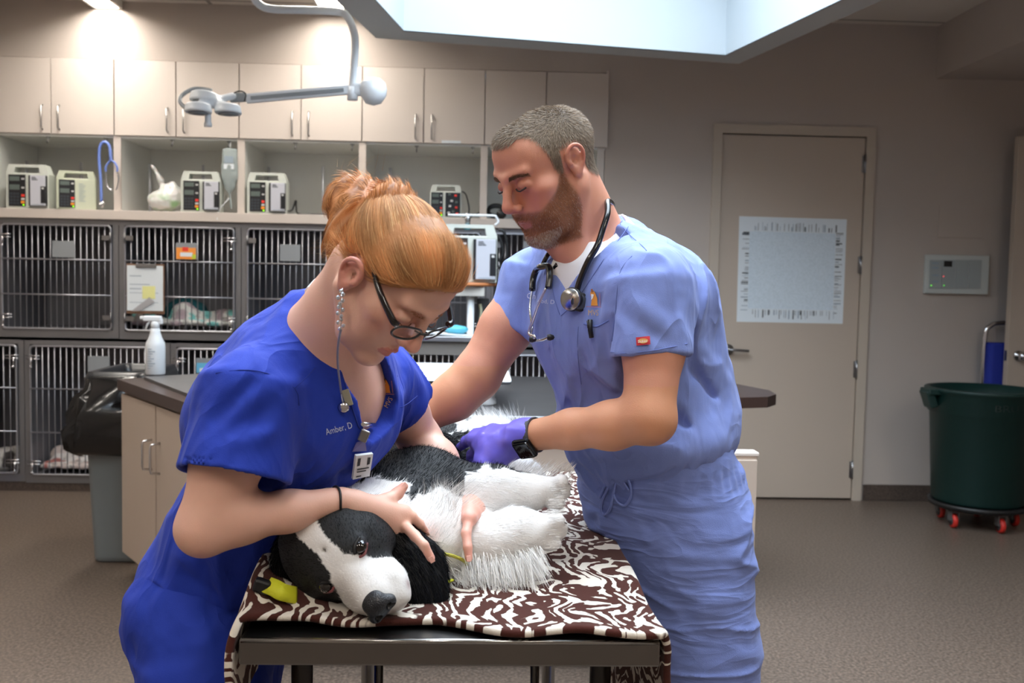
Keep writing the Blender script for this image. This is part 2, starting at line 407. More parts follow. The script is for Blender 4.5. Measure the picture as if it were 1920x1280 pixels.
# ceiling with the opening for the light well
m_ceil = mat('ceiling_tile', (222,216,208), .85); nt = m_ceil.node_tree
br = nt.nodes.new('ShaderNodeTexBrick'); br.offset = 0; br.inputs['Scale'].default_value = 1; br.inputs['Mortar Size'].default_value = .012; br.inputs['Brick Width'].default_value = 1.22; br.inputs['Row Height'].default_value = .61
br.inputs['Color1'].default_value = srgb(222,216,208); br.inputs['Color2'].default_value = srgb(218,212,204); br.inputs['Mortar'].default_value = srgb(150,144,138)
mp = nt.nodes.new('ShaderNodeMapping'); mp.inputs['Location'].default_value = (.35, .18, 0); tc = nt.nodes.new('ShaderNodeTexCoord')
nt.links.new(tc.outputs['Object'], mp.inputs[0]); nt.links.new(mp.outputs[0], br.inputs['Vector']); nt.links.new(br.outputs['Color'], nt.nodes['Principled BSDF'].inputs['Base Color'])
ZW = 2.45
def zp(px, py): q = PZ(px, py, ZW); return (q[0], q[1])
outer = [zp(705,70), zp(1385,118), (2.23, .8), (-1.12, .8)]; inner = [zp(757,57), zp(1360,103), (2.03, 1.0), (-.92, 1.0)]
bm = bmesh.new(); lo = [bm.verts.new((x, y, CZ)) for x, y in ((XL,YB), (XR,YB), (XR,WY), (XL,WY))]; li = [bm.verts.new((x, y, CZ)) for x, y in inner]
ed = [bm.edges.new((l[i], l[(i+1)%4])) for l in (lo, li) for i in range(4)]; bmesh.ops.triangle_fill(bm, use_beauty=True, edges=ed)
for f in list(bm.faces):
    c = f.calc_center_median()
    inside = False; n = 4; j = 3
    for i in range(4):
        xi, yi, xj, yj = inner[i][0], inner[i][1], inner[j][0], inner[j][1]
        if (yi > c.y) != (yj > c.y) and c.x < (xj-xi)*(c.y-yi)/(yj-yi)+xi: inside = not inside
        j = i
    if inside: bm.faces.remove(f)
me = bpy.data.meshes.new('ceiling'); bm.to_mesh(me); bm.free(); st(link('ceiling', me, m_ceil))
m_well = mat('well_paint', (188,196,201), .8); m_welledge = mat('well_soffit_paint', (186,186,184), .8)
b = B(); v = b.bm.verts
TOPZ = 3.15
rings = [[v.new((x, y, CZ-.002)) for x, y in outer], [v.new((x, y, ZW)) for x, y in outer], [v.new((x, y, ZW)) for x, y in inner], [v.new((x, y, TOPZ)) for x, y in inner]]
for k in (0, 2):
    for i in range(4): b.bm.faces.new((rings[k][i], rings[k][(i+1)%4], rings[k+1][(i+1)%4], rings[k+1][i]))
st(b.out('trim_2', m_well))
b = B(); 
for i in range(4):
    j = (i+1)%4; b.quad((*outer[i], ZW-.004), (*outer[j], ZW-.004), (*inner[j], ZW-.004), (*inner[i], ZW-.004))
st(b.out('trim_3', m_welledge))
# portal for the daylight
ar = bpy.data.lights.new('skylight_daylight', 'AREA'); ar.shape = 'RECTANGLE'; ar.size = 2.4; ar.size_y = 3.5; ar.energy = 158; ar.color = (.80, .90, 1.0); ar.spread = math.radians(150)
ao = bpy.data.objects.new('skylight_daylight', ar); C.objects.link(ao); ao.location = (.45, 2.85, TOPZ-.02)
# linear ceiling lights by the back wall, and unseen ones added as fill
m_diff = mat('light_diffuser', (250,248,240), .5, emit=(255,247,236), es=44.0); m_frame = mat('fixture_frame', (205,202,196), .5)
lights = [(P(203,20,WY)[0], WY-.62, 'linear ceiling light grazing the wall over the left cupboards'), (P(625,18,5.9)[0], WY-.72, 'linear ceiling light near the bend of the surgical lamp arm'),
          (-2.2,3.6,'unseen ceiling light added as fill before the island on the left'), (-2.2,1.6,'unseen ceiling light added as fill left of the table'), (2.4,1.2,'unseen ceiling light added as fill at the right before the beam'), (-2.2,-.9,'unseen ceiling light added as fill behind left'), (-.4,-.6,'unseen ceiling light added as fill above the viewpoint'), (2.9,-.9,'unseen ceiling light added as fill behind right'), (1.3,-.6,'unseen ceiling light added as fill before the skylight')]  # unseen fixtures added to fill figures and room with light
first = None
for i, (x, y, lb) in enumerate(lights):
    if first is None:
        t = thing('ceiling_light', lb, 'ceiling light', (x, y, CZ), group='linear ceiling lights')
        fb = B(); fb.bb((-.085,-.62,-.045), (-.068,.62,-.001)); fb.bb((.068,-.62,-.045), (.085,.62,-.001)); fb.bb((-.085,-.62,-.045), (.085,-.605,-.001)); fb.bb((-.085,.605,-.045), (.085,.62,-.001)); fb.out('frame', m_frame, t)
        B().bb((-.063,-.6,-.008), (.063,.6,-.003)).out('diffuser', m_diff, t); first = t
    else:
        t = copy_tree(first); t.location = (x, y, CZ); t['label'] = lb
# ---------------------------------------------------------------- the door in the back wall
m_door = mat('door_paint', (186,172,158), .5, noise=.015, nscale=4); m_trimp = mat('door_frame_paint', (188,176,162), .5)
d1 = st(B().bb((DL+.004, WY-.004, .012), (DR-.004, WY+.04, DT-.006), .002).out('door_1', m_door))
b = B(); fw = .055; b.bb((DL-fw, WY-.02, 0), (DL, WY+.1, DT+fw)); b.bb((DR, WY-.02, 0), (DR+fw, WY+.1, DT+fw)); b.bb((DL, WY-.02, DT), (DR, WY+.1, DT+fw))
st(b.out('trim_4', m_trimp))
b = B()
for y in (308, 497, 692, 880):
    z = P(1620, y, WY)[2]; b.tube([(DR-.002, WY-.012, z-.055), (DR-.002, WY-.012, z+.055)], .009, 8); b.bb((DR-.02, WY-.008, z-.05), (DR+.018, WY-.003, z+.05))
b.out('hinge', m_steel, d1)
q = P(1365, 655, WY-.01); b = B(); b.lathe([(.034,0),(.034,-.008),(.026,-.014),(.012,-.016),(.012,-.05),(.001,-.05)], (q[0], WY-.004, q[2]), axis='Y', n=20)
b.tube(smooth_path([(q[0], WY-.05, q[2]), (q[0]+.03, WY-.055, q[2]), (q[0]+.08, WY-.05, q[2]-.003), (q[0]+.118, WY-.045, q[2]-.006)], 4), .009, 8); b.out('lever_handle', m_steel, d1)
# the paper chart on it
m_paper = mat('paper', (222,230,236), .7)
mc = mat('chart_paper', (214,228,240), .7); nt = mc.node_tree; bs = nt.nodes['Principled BSDF']; tc = nt.nodes.new('ShaderNodeTexCoord')
sp = nt.nodes.new('ShaderNodeSeparateXYZ'); nt.links.new(tc.outputs['Generated'], sp.inputs[0])
wv = nt.nodes.new('ShaderNodeTexNoise'); mpp = nt.nodes.new('ShaderNodeMapping'); mpp.inputs['Scale'].default_value = (60, 1, 60); wv.inputs['Scale'].default_value = 1.0
nt.links.new(tc.outputs['Generated'], mpp.inputs[0]); nt.links.new(mpp.outputs[0], wv.inputs['Vector'])
rp = nt.nodes.new('ShaderNodeValToRGB'); rp.color_ramp.elements[0].position = .3; rp.color_ramp.elements[0].color = srgb(204,218,228); rp.color_ramp.elements[1].position = .6; rp.color_ramp.elements[1].color = srgb(216,229,240)
nt.links.new(wv.outputs['Fac'], rp.inputs[0]); nt.links.new(rp.outputs[0], bs.inputs['Base Color'])
pc = [P(1386,405,WY-.005), P(1588,411,WY-.005), P(1580,607,WY-.005), P(1381,603,WY-.005)]
def quadthin(name, c4, th, m, parent=None, world=False):
    n = V(0,-1,0); b = B(); a = [np.array(c) for c in c4]; f = [c+n*th for c in a]
    b.quad(*f); b.quad(*a[::-1])
    for i in range(4): j = (i+1)%4; b.quad(a[i], a[j], f[j], f[i])
    return b.out(name, m, parent, world)
ch = quadthin('chart_poster', pc, .0008, m_paper); props(ch, 'large square paper chart with grid and inked margins taped on the door', 'poster')
g = lambda u, w: pc[0]*(1-u)*(1-w)+pc[1]*u*(1-w)+pc[2]*u*w+pc[3]*(1-u)*w+V(0,-.0014,0)
b = B(); b.quad(g(.1,.14), g(.9,.14), g(.9,.87), g(.1,.87)); b.out('grid_field', mc, ch)
m_ink = mat('ink', (48,52,58), .8); m_inkl = mat('pale_ink', (150,165,178), .8); b = B(); b2 = B(); rr = random.Random(3)
def seg(bb, u0, w0, u1, w1): B().quad(g(u0,w0), g(u1,w0), g(u1,w1), g(u0,w1)).out('ink_mark' if bb == 0 else 'pale_mark', m_ink if bb == 0 else m_inkl, ch)
for side in range(4):
    t = .12
    while t < .88:
        w_ = rr.choice([.004,.006,.011,.004]); L = rr.choice([.045,.05,.075,.085]); t += rr.choice([.013,.018,.026,.04])
        tgt = 0 if rr.random() < .62 else 1
        if side == 0: seg(tgt, t, .135-L, t+w_, .13)
        if side == 1: seg(tgt, t, .88, t+w_, .88+L)
        if side == 2: seg(tgt, .1-L*.8, t, .098, t+w_)
        if side == 3: seg(tgt, .905, t, .9+L*.85, t+w_)
q4 = [P(1288,479,WY-.002), P(1311,480,WY-.002), P(1309,522,WY-.002), P(1286,521,WY-.002)]
props(quadthin('paper_notice', q4, .0008, m_paper), 'small white paper notice on the wall behind the man', 'notice')
# wall control panel
t = thing('control_panel', 'white wall control panel with grey keys and small lamps right of the door', 'control panel', P(1790,513,WY-.001))
def pl(name, x0, y0, x1, y1, dep, th, m, parent, bev=0):
    a, c = P(x0, y0, dep), P(x1, y1, dep); return B().bb((a[0], dep-th, c[2]), (c[0], dep, a[2]), bev).out(name, m, parent, True)
m_pan = mat('panel_plastic', (196,202,200), .5); m_pan2 = mat('panel_grey', (160,168,170), .5)
pl('panel_frame', 1733, 477, 1848, 552, WY-.001, .03, m_pan, t, .004); 
for k, (x0, x1) in enumerate(((1743,1764),(1767,1789),(1793,1814),(1818,1838))): pl('panel_plate', x0, 487, x1, 541, WY-.031, .004, m_pan2, t, .001)
pl('display', 1770, 489, 1785, 500, WY-.035, .002, m_black, t)
for x, y, c in ((1746,535,(120,255,60)), (1770,535,(90,230,60)), (1769,518,(255,40,40))):
    q = P(x, y, WY-.036); B().lathe([(.003,0),(.003,-.002),(.0,-.003)], q, axis='Y', n=8).out('indicator_lamp', mat('lamp%d' % c[0], c, .4, emit=c, es=1.2), t, True)
for y in (491, 500, 514, 526): pl('key_label', 1747, y, 1760, y+4, WY-.035, .001, m_inkl, t)
o = B().bb(P(1758,445,WY), P(1843,388,WY)-V(0,.008,0), .001).out('blank_wall_plate', m_wall); props(o, 'beige painted blank plate on the wall above the control panel', 'wall plate')
# the open door at the right edge
yd = 5.80; xe = P(1886,735,yd)[0]
d2 = st(B().bb((xe, yd, .012), (xe+.9, yd+.045, P(1908,255,yd)[2]), .002).out('door_2', m_door)); d2.location = (0,0,0)
q = P(1912, 667, yd); b = B(); b.lathe([(.032,0),(.030,-.01),(.012,-.014),(.012,-.035),(.027,-.045),(.031,-.06),(.022,-.075),(.001,-.08)], (xe+.065, yd, q[2]), axis='Y'); b.out('door_knob', m_chrome, d2)
B().bb((xe-.002, yd+.01, q[2]-.03), (xe+.001, yd+.035, q[2]+.03)).out('latch_plate', m_steel, d2)
# ---------------------------------------------------------------- upper cupboards
m_cup = mat('cupboard_laminate', (206,196,188), .4, noise=.015, nscale=5); m_hand = mat('brushed_handle', (190,188,186), .3, 1.0)
xs = [-104, -19, 97, 215, 331, 449, 565, 679.5, 795, 909.5, 1024, 1138]
ztop, zbot = P(600,122,WY)[2], P(600,264,WY)[2]
X = lambda px, py=200: P(px, py, WY)[0]
names = ['far left', 'left', 'third', 'middle', 'right middle', 'last']
units = [(0,1,'pale taupe wall cupboard cut off by the left wall'), (1,3,'pale taupe wall cupboard at the far left over two infusion pumps'), (3,5,'pale taupe wall cupboard with the surgical lamp head before it'), (5,7,'pale taupe wall cupboard behind the lamp arm'), (7,9,'pale taupe wall cupboard over the lone pump, white label on its lower edge'), (9,11,'pale taupe wall cupboard, rightmost, above the man')]
for (i0, i1, lb) in units:
    xa, xb = X(xs[i0]), X(xs[i1]); t = thing('wall_cupboard', lb, 'cupboard', ((xa+xb)/2, WY, zbot), group='upper wall cupboards')
    B().bb((xa+.001, WY+.012, zbot), (xb-.001, WY+.4, ztop)).out('carcass', m_taupe2 if False else m_cup, t, True)
    for k in range(i0, i1):
        x0, x1 = X(xs[k])+.003, X(xs[k+1])-.003
        dr = B().bb((x0, WY-.012, zbot+.002), (x1, WY+.008, ztop-.004), .0015).out('door', m_cup, t, True)
        hx = x1-.045 if (k-i0) == 0 else x0+.045; hz = P(600, 233, WY)[2]
        B().tube([(hx,WY-.012,hz-.07),(hx,WY-.035,hz-.062),(hx,WY-.035,hz+.062),(hx,WY-.012,hz+.07)], .005, 8).out('handle', m_hand, dr, True)
tt = thing('shelf_label', 'small white strip label on the bottom edge of a cupboard door', 'label', P(845,266,WY-.013)); pl('strip', 828, 263, 864, 269, WY-.0125, .001, m_paper, tt)
st(B().bb((REC_R-.002, WY-.014, zbot), (REC_R+.012, WY+.01, ztop+.012)).out('trim_5', m_cup))
# open cubbies under them: uprights, back, shelf
SHZ = P(400,399,WY)[2]; cub = thing('open_shelving', 'open white lined shelving with taupe uprights between cupboards and cages', 'shelving', (X(500),WY,SHZ))
B().bb((XL, WY+.005, zbot-.012), (REC_R, WY+.55, zbot)).out('top_panel', m_white, cub, True)
B().bb((XL, WY+.55, SHZ), (REC_R, WY+.56, zbot)).out('back_panel', m_white, cub, True)
for x in (-12, 220, 452, 679, 907, 1131):
    xc = X(x, 330) if x < 1131 else REC_R-.024; B().bb((xc-.021, WY, SHZ), (xc+.021, WY+.012, zbot-.001)).out('upright_edge', m_cup, cub, True); B().bb((xc-.02, WY+.012, SHZ), (xc+.02, WY+.55, zbot-.012)).out('upright', m_white, cub, True)
B().bb((XL, WY-.05, SHZ-.055), (REC_R, WY+.56, SHZ), .003).out('shelf_board', m_cup, cub, True)
# hooks below the cupboards
k0 = None
for i, (x, lb) in enumerate(((88,'over the two leftmost pumps'), (196,'holding the blue stethoscope'), (322,'in the cubby with the plastic bag'), (428,'holding the fluid bag'), (553,'above the fourth pump'), (660,'left of the fourth upright'), (781,'over the middle cubby'), (887,'right of the lone pump'))):
    xx = X(x, 270)
    if k0 is None:
        k0 = B().tube(smooth_path([(0,0,0),(0,0,-.02),(0,-.012,-.038),(0,-.02,-.026)], 4), .004, 6).tube([(-.012,0,-.001),(.012,0,-.001)], .006, 6).out('hook', m_steel); o = k0
    else: o = k0.copy(); C.objects.link(o)
    o.location = (xx, WY+.02, zbot-.012); props(o, 'small steel hook under the cupboards ' + lb, 'hook', 'hooks under the cupboards')
# ---------------------------------------------------------------- cages
m_cage = mat('cage_steel', (138,138,142), .38, .75, noise=.14, nscale=7, bump=.05, bscale=60); m_bar = mat('cage_bar', (186,188,196), .38, .9)
m_cagein = mat('cage_inside', (130,130,136), .5, .35, noise=.1, nscale=3); m_plate = mat('card_holder_plastic', (140,145,150), .5)
XZ = lambda px: P(px, 520, WY)[0]
def cage(x0, y0, x1, y1, lb, latch, holders=()):
    g_ = P(0, 640, WY); a, c = P(x0, y0, WY), P(x1, y1, WY); xa, xb = XZ(x0)+.002, XZ(x1)-.002; za, zb = c[2], a[2]
    t = thing('kennel_cage', lb, 'cage', ((xa+xb)/2, WY, za), group='stainless kennel cages')
    b = B(); e = .004; zt = min(zb, SHZ-.06)
    b.bb((xa+e, WY+.66, za+e), (xb-e, WY+.67, zb)); b.bb((xa+e, WY+.02, za+e), (xa+.012, WY+.66, zb)); b.bb((xb-.012, WY+.02, za+e), (xb-e, WY+.66, zb)); b.bb((xa+e, WY+.02, za), (xb-e, WY+.66, za+.012)); b.bb((xa+e, WY+.02, zb-.01), (xb-e, WY+.66, zb))
    b.out('cage_shell', m_cagein, t, True)
    b = B(); pw = .033
    b.bb((xa, WY-.01, za-.025), (xa+pw, WY+.02, zb+.01)); b.bb((xb-pw, WY-.01, za-.025), (xb, WY+.02, zb+.01)); b.bb((xa+pw, WY-.01, za-.025), (xb-pw, WY+.02, za+.02)); b.bb((xa+pw, WY-.01, zb-.012), (xb-pw, WY+.02, zb+.012)); b.out('face_frame', m_cage, t, True)
    dx0, dx1, dz0, dz1 = xa+pw+.006, xb-pw-.006, za+.028, zb-.02; yy = WY-.022; r = .02
    b = B(); pts = []
    for cx, cz, a0 in ((dx1-r, dz1-r, 0), (dx0+r, dz1-r, 90), (dx0+r, dz0+r, 180), (dx1-r, dz0+r, 270)):
        for q in (0, 30, 60, 90): an = math.radians(a0+q); pts.append((cx+r*math.cos(an), yy, cz+r*math.sin(an)))
    b.tube(pts, .0065, 8, closed=True); n = int((dx1-dx0)/.0345)
    for i in range(1, n): x = dx0+(dx1-dx0)*i/n; b.tube([(x, yy, dz0), (x, yy, dz1)], .0031, 6)
    for z in (dz0+(dz1-dz0)*.33, dz0+(dz1-dz0)*.67): b.tube([(dx0, yy-.006, z), (dx1, yy-.006, z)], .0045, 6)
    dr = b.out('door', m_bar, t, True); hs = dx0 if latch < 0 else dx1; ho = dx1 if latch < 0 else dx0
    for z in (dz0+.07, dz1-.07):
        b = B(); b.bb((ho-.05 if latch < 0 else ho-.005, yy-.012, z-.014), (ho+.005 if latch < 0 else ho+.05, yy-.004, z+.014)); b.tube([(ho, yy-.01, z-.03), (ho, yy-.01, z+.03)], .006, 6)
        for u in (-.006, .006): b.lathe([(.004,0),(.003,-.003),(0,-.004)], (ho-latch*.018, yy+.01, z+u*2), axis='Y', n=6)
        b.out('hinge', m_steel, dr, True)
        b = B(); s_ = -latch
        for dzz in (-.006, .012): b.tube([(hs-.02*s_, yy-.014, z+dzz), (hs+.06*s_, yy-.014, z+dzz)], .0035, 6)
        b.tube([(hs+.01*s_, yy-.014, z), (hs+.01*s_, yy-.014, z-.05)], .005, 6); b.lathe([(.001,.008),(.008,.006),(.009,0),(.007,-.006),(.001,-.008)], (hs+.01*s_, yy-.02, z-.055), n=10)
        b.out('latch', m_chrome, dr, True)
    return t
XT = [-102, -8+2, 224, 453, 682, 911, 1138]
labs = ['empty upper kennel cage at the left edge below two pumps', 'upper kennel cage with bedding inside and a clipboard on its door', 'upper kennel cage behind the woman with red hair', 'upper kennel cage behind the bun of the woman', 'upper kennel cage behind the wheeled pump stand', 'upper kennel cage behind the man in light blue']
for i in range(0, 6): cage(XT[i], 413+ (XT[i]/229)*4.6, XT[i+1], 622+(XT[i+1]/229)*4.6, (['upper kennel cage cut off by the left wall']+labs)[i], -1 if i == 1 else 1)
XB = [-102, 45, 320, 595, 868, 1138]
lb2 = ['lower kennel cage cut by the left edge', 'lower kennel cage beside the black lined bin', 'lower kennel cage with a blue card behind the spray bottle', 'lower kennel cage behind the arm of the woman', 'lower kennel cage behind the scale']
for i in range(0, 5): cage(XB[i], 640+(XB[i]/229)*4.6, XB[i+1], 893+(XB[i+1]/229)*4.6, lb2[i], 1 if i == 0 else -1)
st(B().bb((XL, WY-.004, 0), (REC_R, WY+.02, .075)).out('baseboard_cages', m_base))
st(B().bb((XL, WY-.008, .075), (REC_R, WY+.02, .095)).out('trim_6', m_cage))
st(B().bb((XL, WY-.012, SHZ-.085), (REC_R, WY+.03, SHZ-.055)).out('trim_7', m_cage))
def holder(x0, y0, x1, y1, lb, card=None):
    t = thing('card_holder', lb, 'card holder', P((x0+x1)/2, y1, WY-.033), group='card holders on cage doors'); a, c = P(x0, y0, WY-.033), P(x1, y1, WY-.033)
    B().bb((a[0], WY-.038, c[2]), (c[0], WY-.033, a[2]), .001).out('pocket', m_plate, t, True)
    if card: B().bb((a[0]+.004, WY-.041, c[2]+.003), (c[0]-.004, WY-.038, a[2]-.028)).out('card', card, t, True); 
    return t
holder(98, 451, 140, 483, 'grey empty card holder on the leftmost upper cage'); m_or = mat('orange_card', (238,150,60), .6); m_bl = mat('blue_card', (100,180,220), .6)
t = holder(330, 455, 369, 487, 'card holder with an orange card and red sticker', m_or); pl('red_sticker', 342, 463, 353, 471, WY-.0412, .0008, mat('red_label', (220,60,40), .6), t); pl('white_sticker', 338, 473, 361, 481, WY-.0412, .0008, m_paper, t); pl('green_corner', 360, 477, 367, 485, WY-.0412, .0008, mat('green_label', (190,210,60), .6), t)
holder(525, 458, 563, 490, 'grey empty card holder on the cage behind the bun'); holder(165, 667, 206, 697, 'grey empty card holder on the lower cage by the bin'); t = holder(368, 671, 408, 700, 'card holder with a blue card on a lower cage', m_bl); pl('white_sticker', 374, 690, 402, 697, WY-.0412, .0008, m_paper, t)
holder(981, 452, 1022, 492, 'grey empty card holder behind the chin of the man')
# clipboard
t = thing('clipboard', 'brown clipboard with white papers and yellow note hung on a cage', 'clipboard', P(272,588,WY-.04))
m_cb = mat('hardboard', (120,88,66), .6); pl('board', 237, 494, 309, 589, WY-.045, .005, m_cb, t, .002); pl('paper_sheet', 238, 497, 306, 583, WY-.0505, .003, m_paper, t); pl('sticky_note', 267, 536, 291, 560, WY-.054, .001, mat('sticky_yellow', (232,232,160), .7), t)
pl('metal_clip', 255, 494, 293, 502, WY-.054, .008, m_steel, t, .002)
for y in (516, 532, 540, 548, 566): pl('print_lines', 243, y, 243+22+(y%3)*16, y+2, WY-.0536, .0005, m_inkl, t)
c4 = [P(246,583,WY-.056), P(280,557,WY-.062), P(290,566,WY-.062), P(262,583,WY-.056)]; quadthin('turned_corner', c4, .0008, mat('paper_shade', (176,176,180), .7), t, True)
# ================================================================ island counter
ZI = .86
A0, A1, A2, A3 = (-1.53,4.33), (-1.18,4.66), (.95,4.72), (1.22,4.55)
tip = [(1.30+.0,4.3),(1.285,4.15),(1.22,4.05),(1.10,4.01)]
fr = [(.58,3.98),(.52,3.27),(-.82,3.27),(-.92,3.43)]
isl = thing('treatment_island', 'brown topped treatment counter with taupe doors behind the exam table', 'counter', (0,3.9,0))
top = [A0, A1, A2, A3]+tip+fr
B().prism(top[::-1], ZI-.045, ZI).out('worktop', m_brown, isl, True)
nbase = [(-1.50,4.335), (-1.16,4.62), (.9,4.66), (1.03,4.5), (1.03,4.09), (.60,4.09), (.54,3.32), (-.80,3.32), (-.90,3.47)]
ins = [(-1.36,4.37), (-1.12,4.52), (.85,4.56), (.93,4.45), (.93,4.19), (.5,4.19), (.44,3.42), (-.74,3.42), (-.82,3.56)]
b = B(); b.prism(nbase[::-1], .10, ZI-.045); b.out('cabinet_body', m_taupe, isl, True)
B().prism(ins[::-1], 0, .10).out('plinth', m_taupe2, isl, True)
# steel inset tops
B().prism([(-1.42,4.34),(-1.13,4.58),(-.45,4.62),(-.45,3.40),(-.84,3.40),(-.90,3.48)][::-1], ZI, ZI+.012).out('steel_basin_rim', m_steel_d, isl, True)
B().bb((-.44,3.262,ZI-.04), (.50,4.6,ZI+.014), .006).out('steel_top', m_steel, isl, True)
# doors on the chamfered side
d = nrm(V(.60,-.865,0)); nn_ = V(-.865,-.60,0); p0 = V(-1.50,4.335,0)
for s0, s1, hh in ((.01,.475,(.42,)), (.485,.84,(.045,)), (.85,1.04,(.17,))):
    b = B(); a, c = p0+d*s0, p0+d*s1; rz = Matrix.Rotation(math.atan2(d[1], d[0]), 3, 'Z'); mid = (a+c)/2
    dr = b.box((mid[0]+nn_[0]*.009, mid[1]+nn_[1]*.009, .455), ((s1-s0)/2-.002, .008, .345), rz, .001).out('door', m_taupe, isl, True)
    for h in hh:
        q = p0+d*(s0+h); b = B(); pts = [(q+nn_*o_)+V(0,0,z_) for o_, z_ in ((.016,.66),(.05,.655),(.052,.64),(.052,.56),(.05,.545),(.016,.54))]
        b.tube(pts, .005, 8).out('handle', m_chrome, dr, True)
for x0, x1 in ((-.79,-.46),(-.45,-.12),(-.11,.17),(.18,.53)):
    dr = B().bb((x0+.002, 3.302, .11), (x1-.002, 3.318, ZI-.05), .001).out('door', m_taupe, isl, True)
B().bb((.98,4.072,.10), (1.02,4.088,ZI-.05)).out('end_strip', m_taupe, isl, True)
lo = thing('low_cabinet', 'low taupe end cabinet standing between island and exam table behind the man', 'cabinet', (.66,3.15,0))
zl = P(1400,855,2.95)[2]; xl = P(1419,900,2.95)[0]
B().bb((.45,2.95,.0), (xl,3.0,zl), .002).out('cabinet_body', m_taupe, lo, True); B().bb((.44,2.945,zl), (xl+.004,3.005,zl+.012), .003).out('edge_band', m_cup, lo, True)
B().bb((.46,2.936,.11), (xl-.004,2.949,zl-.01), .001).out('door', m_taupe, lo, True)
# pet scale
m_whitep = mat('white_plastic', (226,230,234), .35)
sc = thing('pet_scale', 'white flat pet scale platform on the steel counter behind the dog', 'scale', (-.1,3.8,ZI+.014))
b = B(); b.box((-.15,3.78,.965), (.285,.31,.011), bev=.02, seg=4); b.out('platform', m_whitep, sc, True, True)
for x, y in ((.05,3.55),(-.35,3.55),(.05,4.0),(-.35,4.0)): B().lathe([(.034,.874),(.036,.88),(.034,.895),(.03,.9),(.034,.93),(.03,.956)], (x,y,0)).out('foot', m_whitep, sc, True)
# grey rail and printer shapes behind the counter
o = thing('counter_rail', 'steel grey raised shelf at the back of the island under the cages', 'shelf', (-.2,4.9,.86)); 
B().bb((-.5,4.74,1.02), (.55,4.98,1.045), .004).out('shelf_board', m_steel, o, True); B().bb((-.38,4.78,0), (-.33,4.98,1.02)).out('leg', m_steel_d, o, True); B().bb((.42,4.78,0), (.47,4.98,1.02)).out('leg', m_steel_d, o, True)
B().bb((-.45,4.76,.955), (.1,4.8,1.02)).out('drawer_front', mat('grey_drawer', (120,116,112), .5), o, True)
o = B().box((-.13,4.83,1.052), (.17,.06,.004), Matrix.Rotation(.06, 3, 'Y')).out('paper_stack', m_paper); props(o, 'loose white sheets on the raised steel shelf', 'papers')
m_teal = mat('teal_plastic', (88,178,200), .4)
q = P(855,660,4.85); o = B().lathe([(.0,.0),(.03,.004),(.05,.015),(.06,.03),(.045,.042),(.0,.05)], (q[0], 4.86, 1.0455), n=18).out('teal_bowl', m_teal); props(o, 'small turquoise bowl on the shelf beside the forearm of the man', 'bowl')
q = P(937,680,4.5); o = B().tube(smooth_path([(q[0]-.02,4.5,ZI+.014),(q[0]-.02,4.5,ZI+.07),(q[0],4.5,ZI+.09),(q[0]+.02,4.5,ZI+.07),(q[0]+.02,4.5,ZI+.035)], 5), .006, 8).out('small_faucet', m_chrome); props(o, 'small chrome gooseneck faucet on the counter beside the man', 'faucet')
# spray bottle
q = P(283,699,4.40); zb_ = ZI+.0; t = thing('spray_bottle', 'white spray bottle with printed text at the left end of the island', 'bottle', (q[0], 4.42, ZI+.012)); q = V(q[0]+.01, 4.43, ZI+.012)
b = B(); b.lathe([(.038,0),(.042,.006),(.042,.125),(.04,.14),(.028,.165),(.022,.185),(.019,.205)], q, n=24); b.out('bottle_body', m_whitep, t, True)
b = B(); b.lathe([(.019,.203),(.019,.228),(.013,.235)], q, n=16); b.box(q+V(-.012,0,.247), (.04,.013,.012), bev=.006); b.box(q+V(-.056,0,.25), (.01,.008,.007), bev=.003); b.box(q+V(.02,0,.235), (.012,.01,.012), bev=.004)
b.tube([q+V(-.02,0,.238), q+V(-.034,0,.222), q+V(-.042,0,.2)], .005, 8); b.out('trigger_head', mat('white_cap', (235,238,240), .4), t, True)
zr = q+V(0,-.0425,0)
for k in range(9): B().bb(zr+V(-.02,-.0006,.03+k*.0105), zr+V(-.02+.012+(k*7%5)*.005,.001,.033+k*.0105)).out('print_line', m_inkl, t, True)
q = PZ(437, 668, ZI+.014); q = V(P(437,690,4.42)[0], 4.42, ZI+.012)
t = thing('small_spray_bottle', 'small white and blue spray bottle half hidden by the shoulder of the woman', 'bottle', q); B().lathe([(.03,0),(.033,.005),(.033,.04),(.014,.07),(.014,.08)], q).out('bottle_body', mat('blue_plastic', (180,200,225), .4), t, True)
b = B(); b.box(q+V(-.01,0,.115), (.028,.012,.012), bev=.006); b.lathe([(.014,.078),(.016,.105),(.01,.11)], q); b.tube([q+V(-.025,0,.105), q+V(-.035,0,.08), q+V(-.03,0,.06)], .004, 6); b.out('trigger_head', m_whitep, t, True)
# ---------------------------------------------------------------- bins
def rrect(w, l, r, n=5):
    out = []
    for cx, cy, a0 in ((w-r,l-r,0), (-w+r,l-r,90), (-w+r,-l+r,180), (w-r,-l+r,270)):
        for k in range(n): a = math.radians(a0+90*k/(n-1)); out.append((cx+r*math.cos(a), cy+r*math.sin(a)))
    return out
def loft(b, loops):
    rs = [[b.bm.verts.new(p) for p in L] for L in loops]; n = len(rs[0])
    for i in range(len(rs)-1):
        for k in range(n): f = b.bm.faces.new((rs[i][k], rs[i][(k+1)%n], rs[i+1][(k+1)%n], rs[i+1][k])); f.smooth = True
    return rs
bx, by = -1.60, 4.74
t = thing('slim_waste_bin', 'slim grey waste bin with black liner at the left end of the island', 'bin', (bx,by,0))
b = B(); L = [[(bx+x*s_, by+y*s_, z) for x, y in rrect(.135,.27,.04)] for z, s_ in ((.0,.78),(.01,.82),(.03,.83),(.58,.97),(.60,1.0),(.60,.96),(.05,.80))]; r = loft(b, L); b.bm.faces.new(r[0][::-1]); b.bm.faces.new(r[-1]); b.out('bin_body', mat('grey_bin_plastic', (122,130,134), .5), t, True)
b = B(); L = []
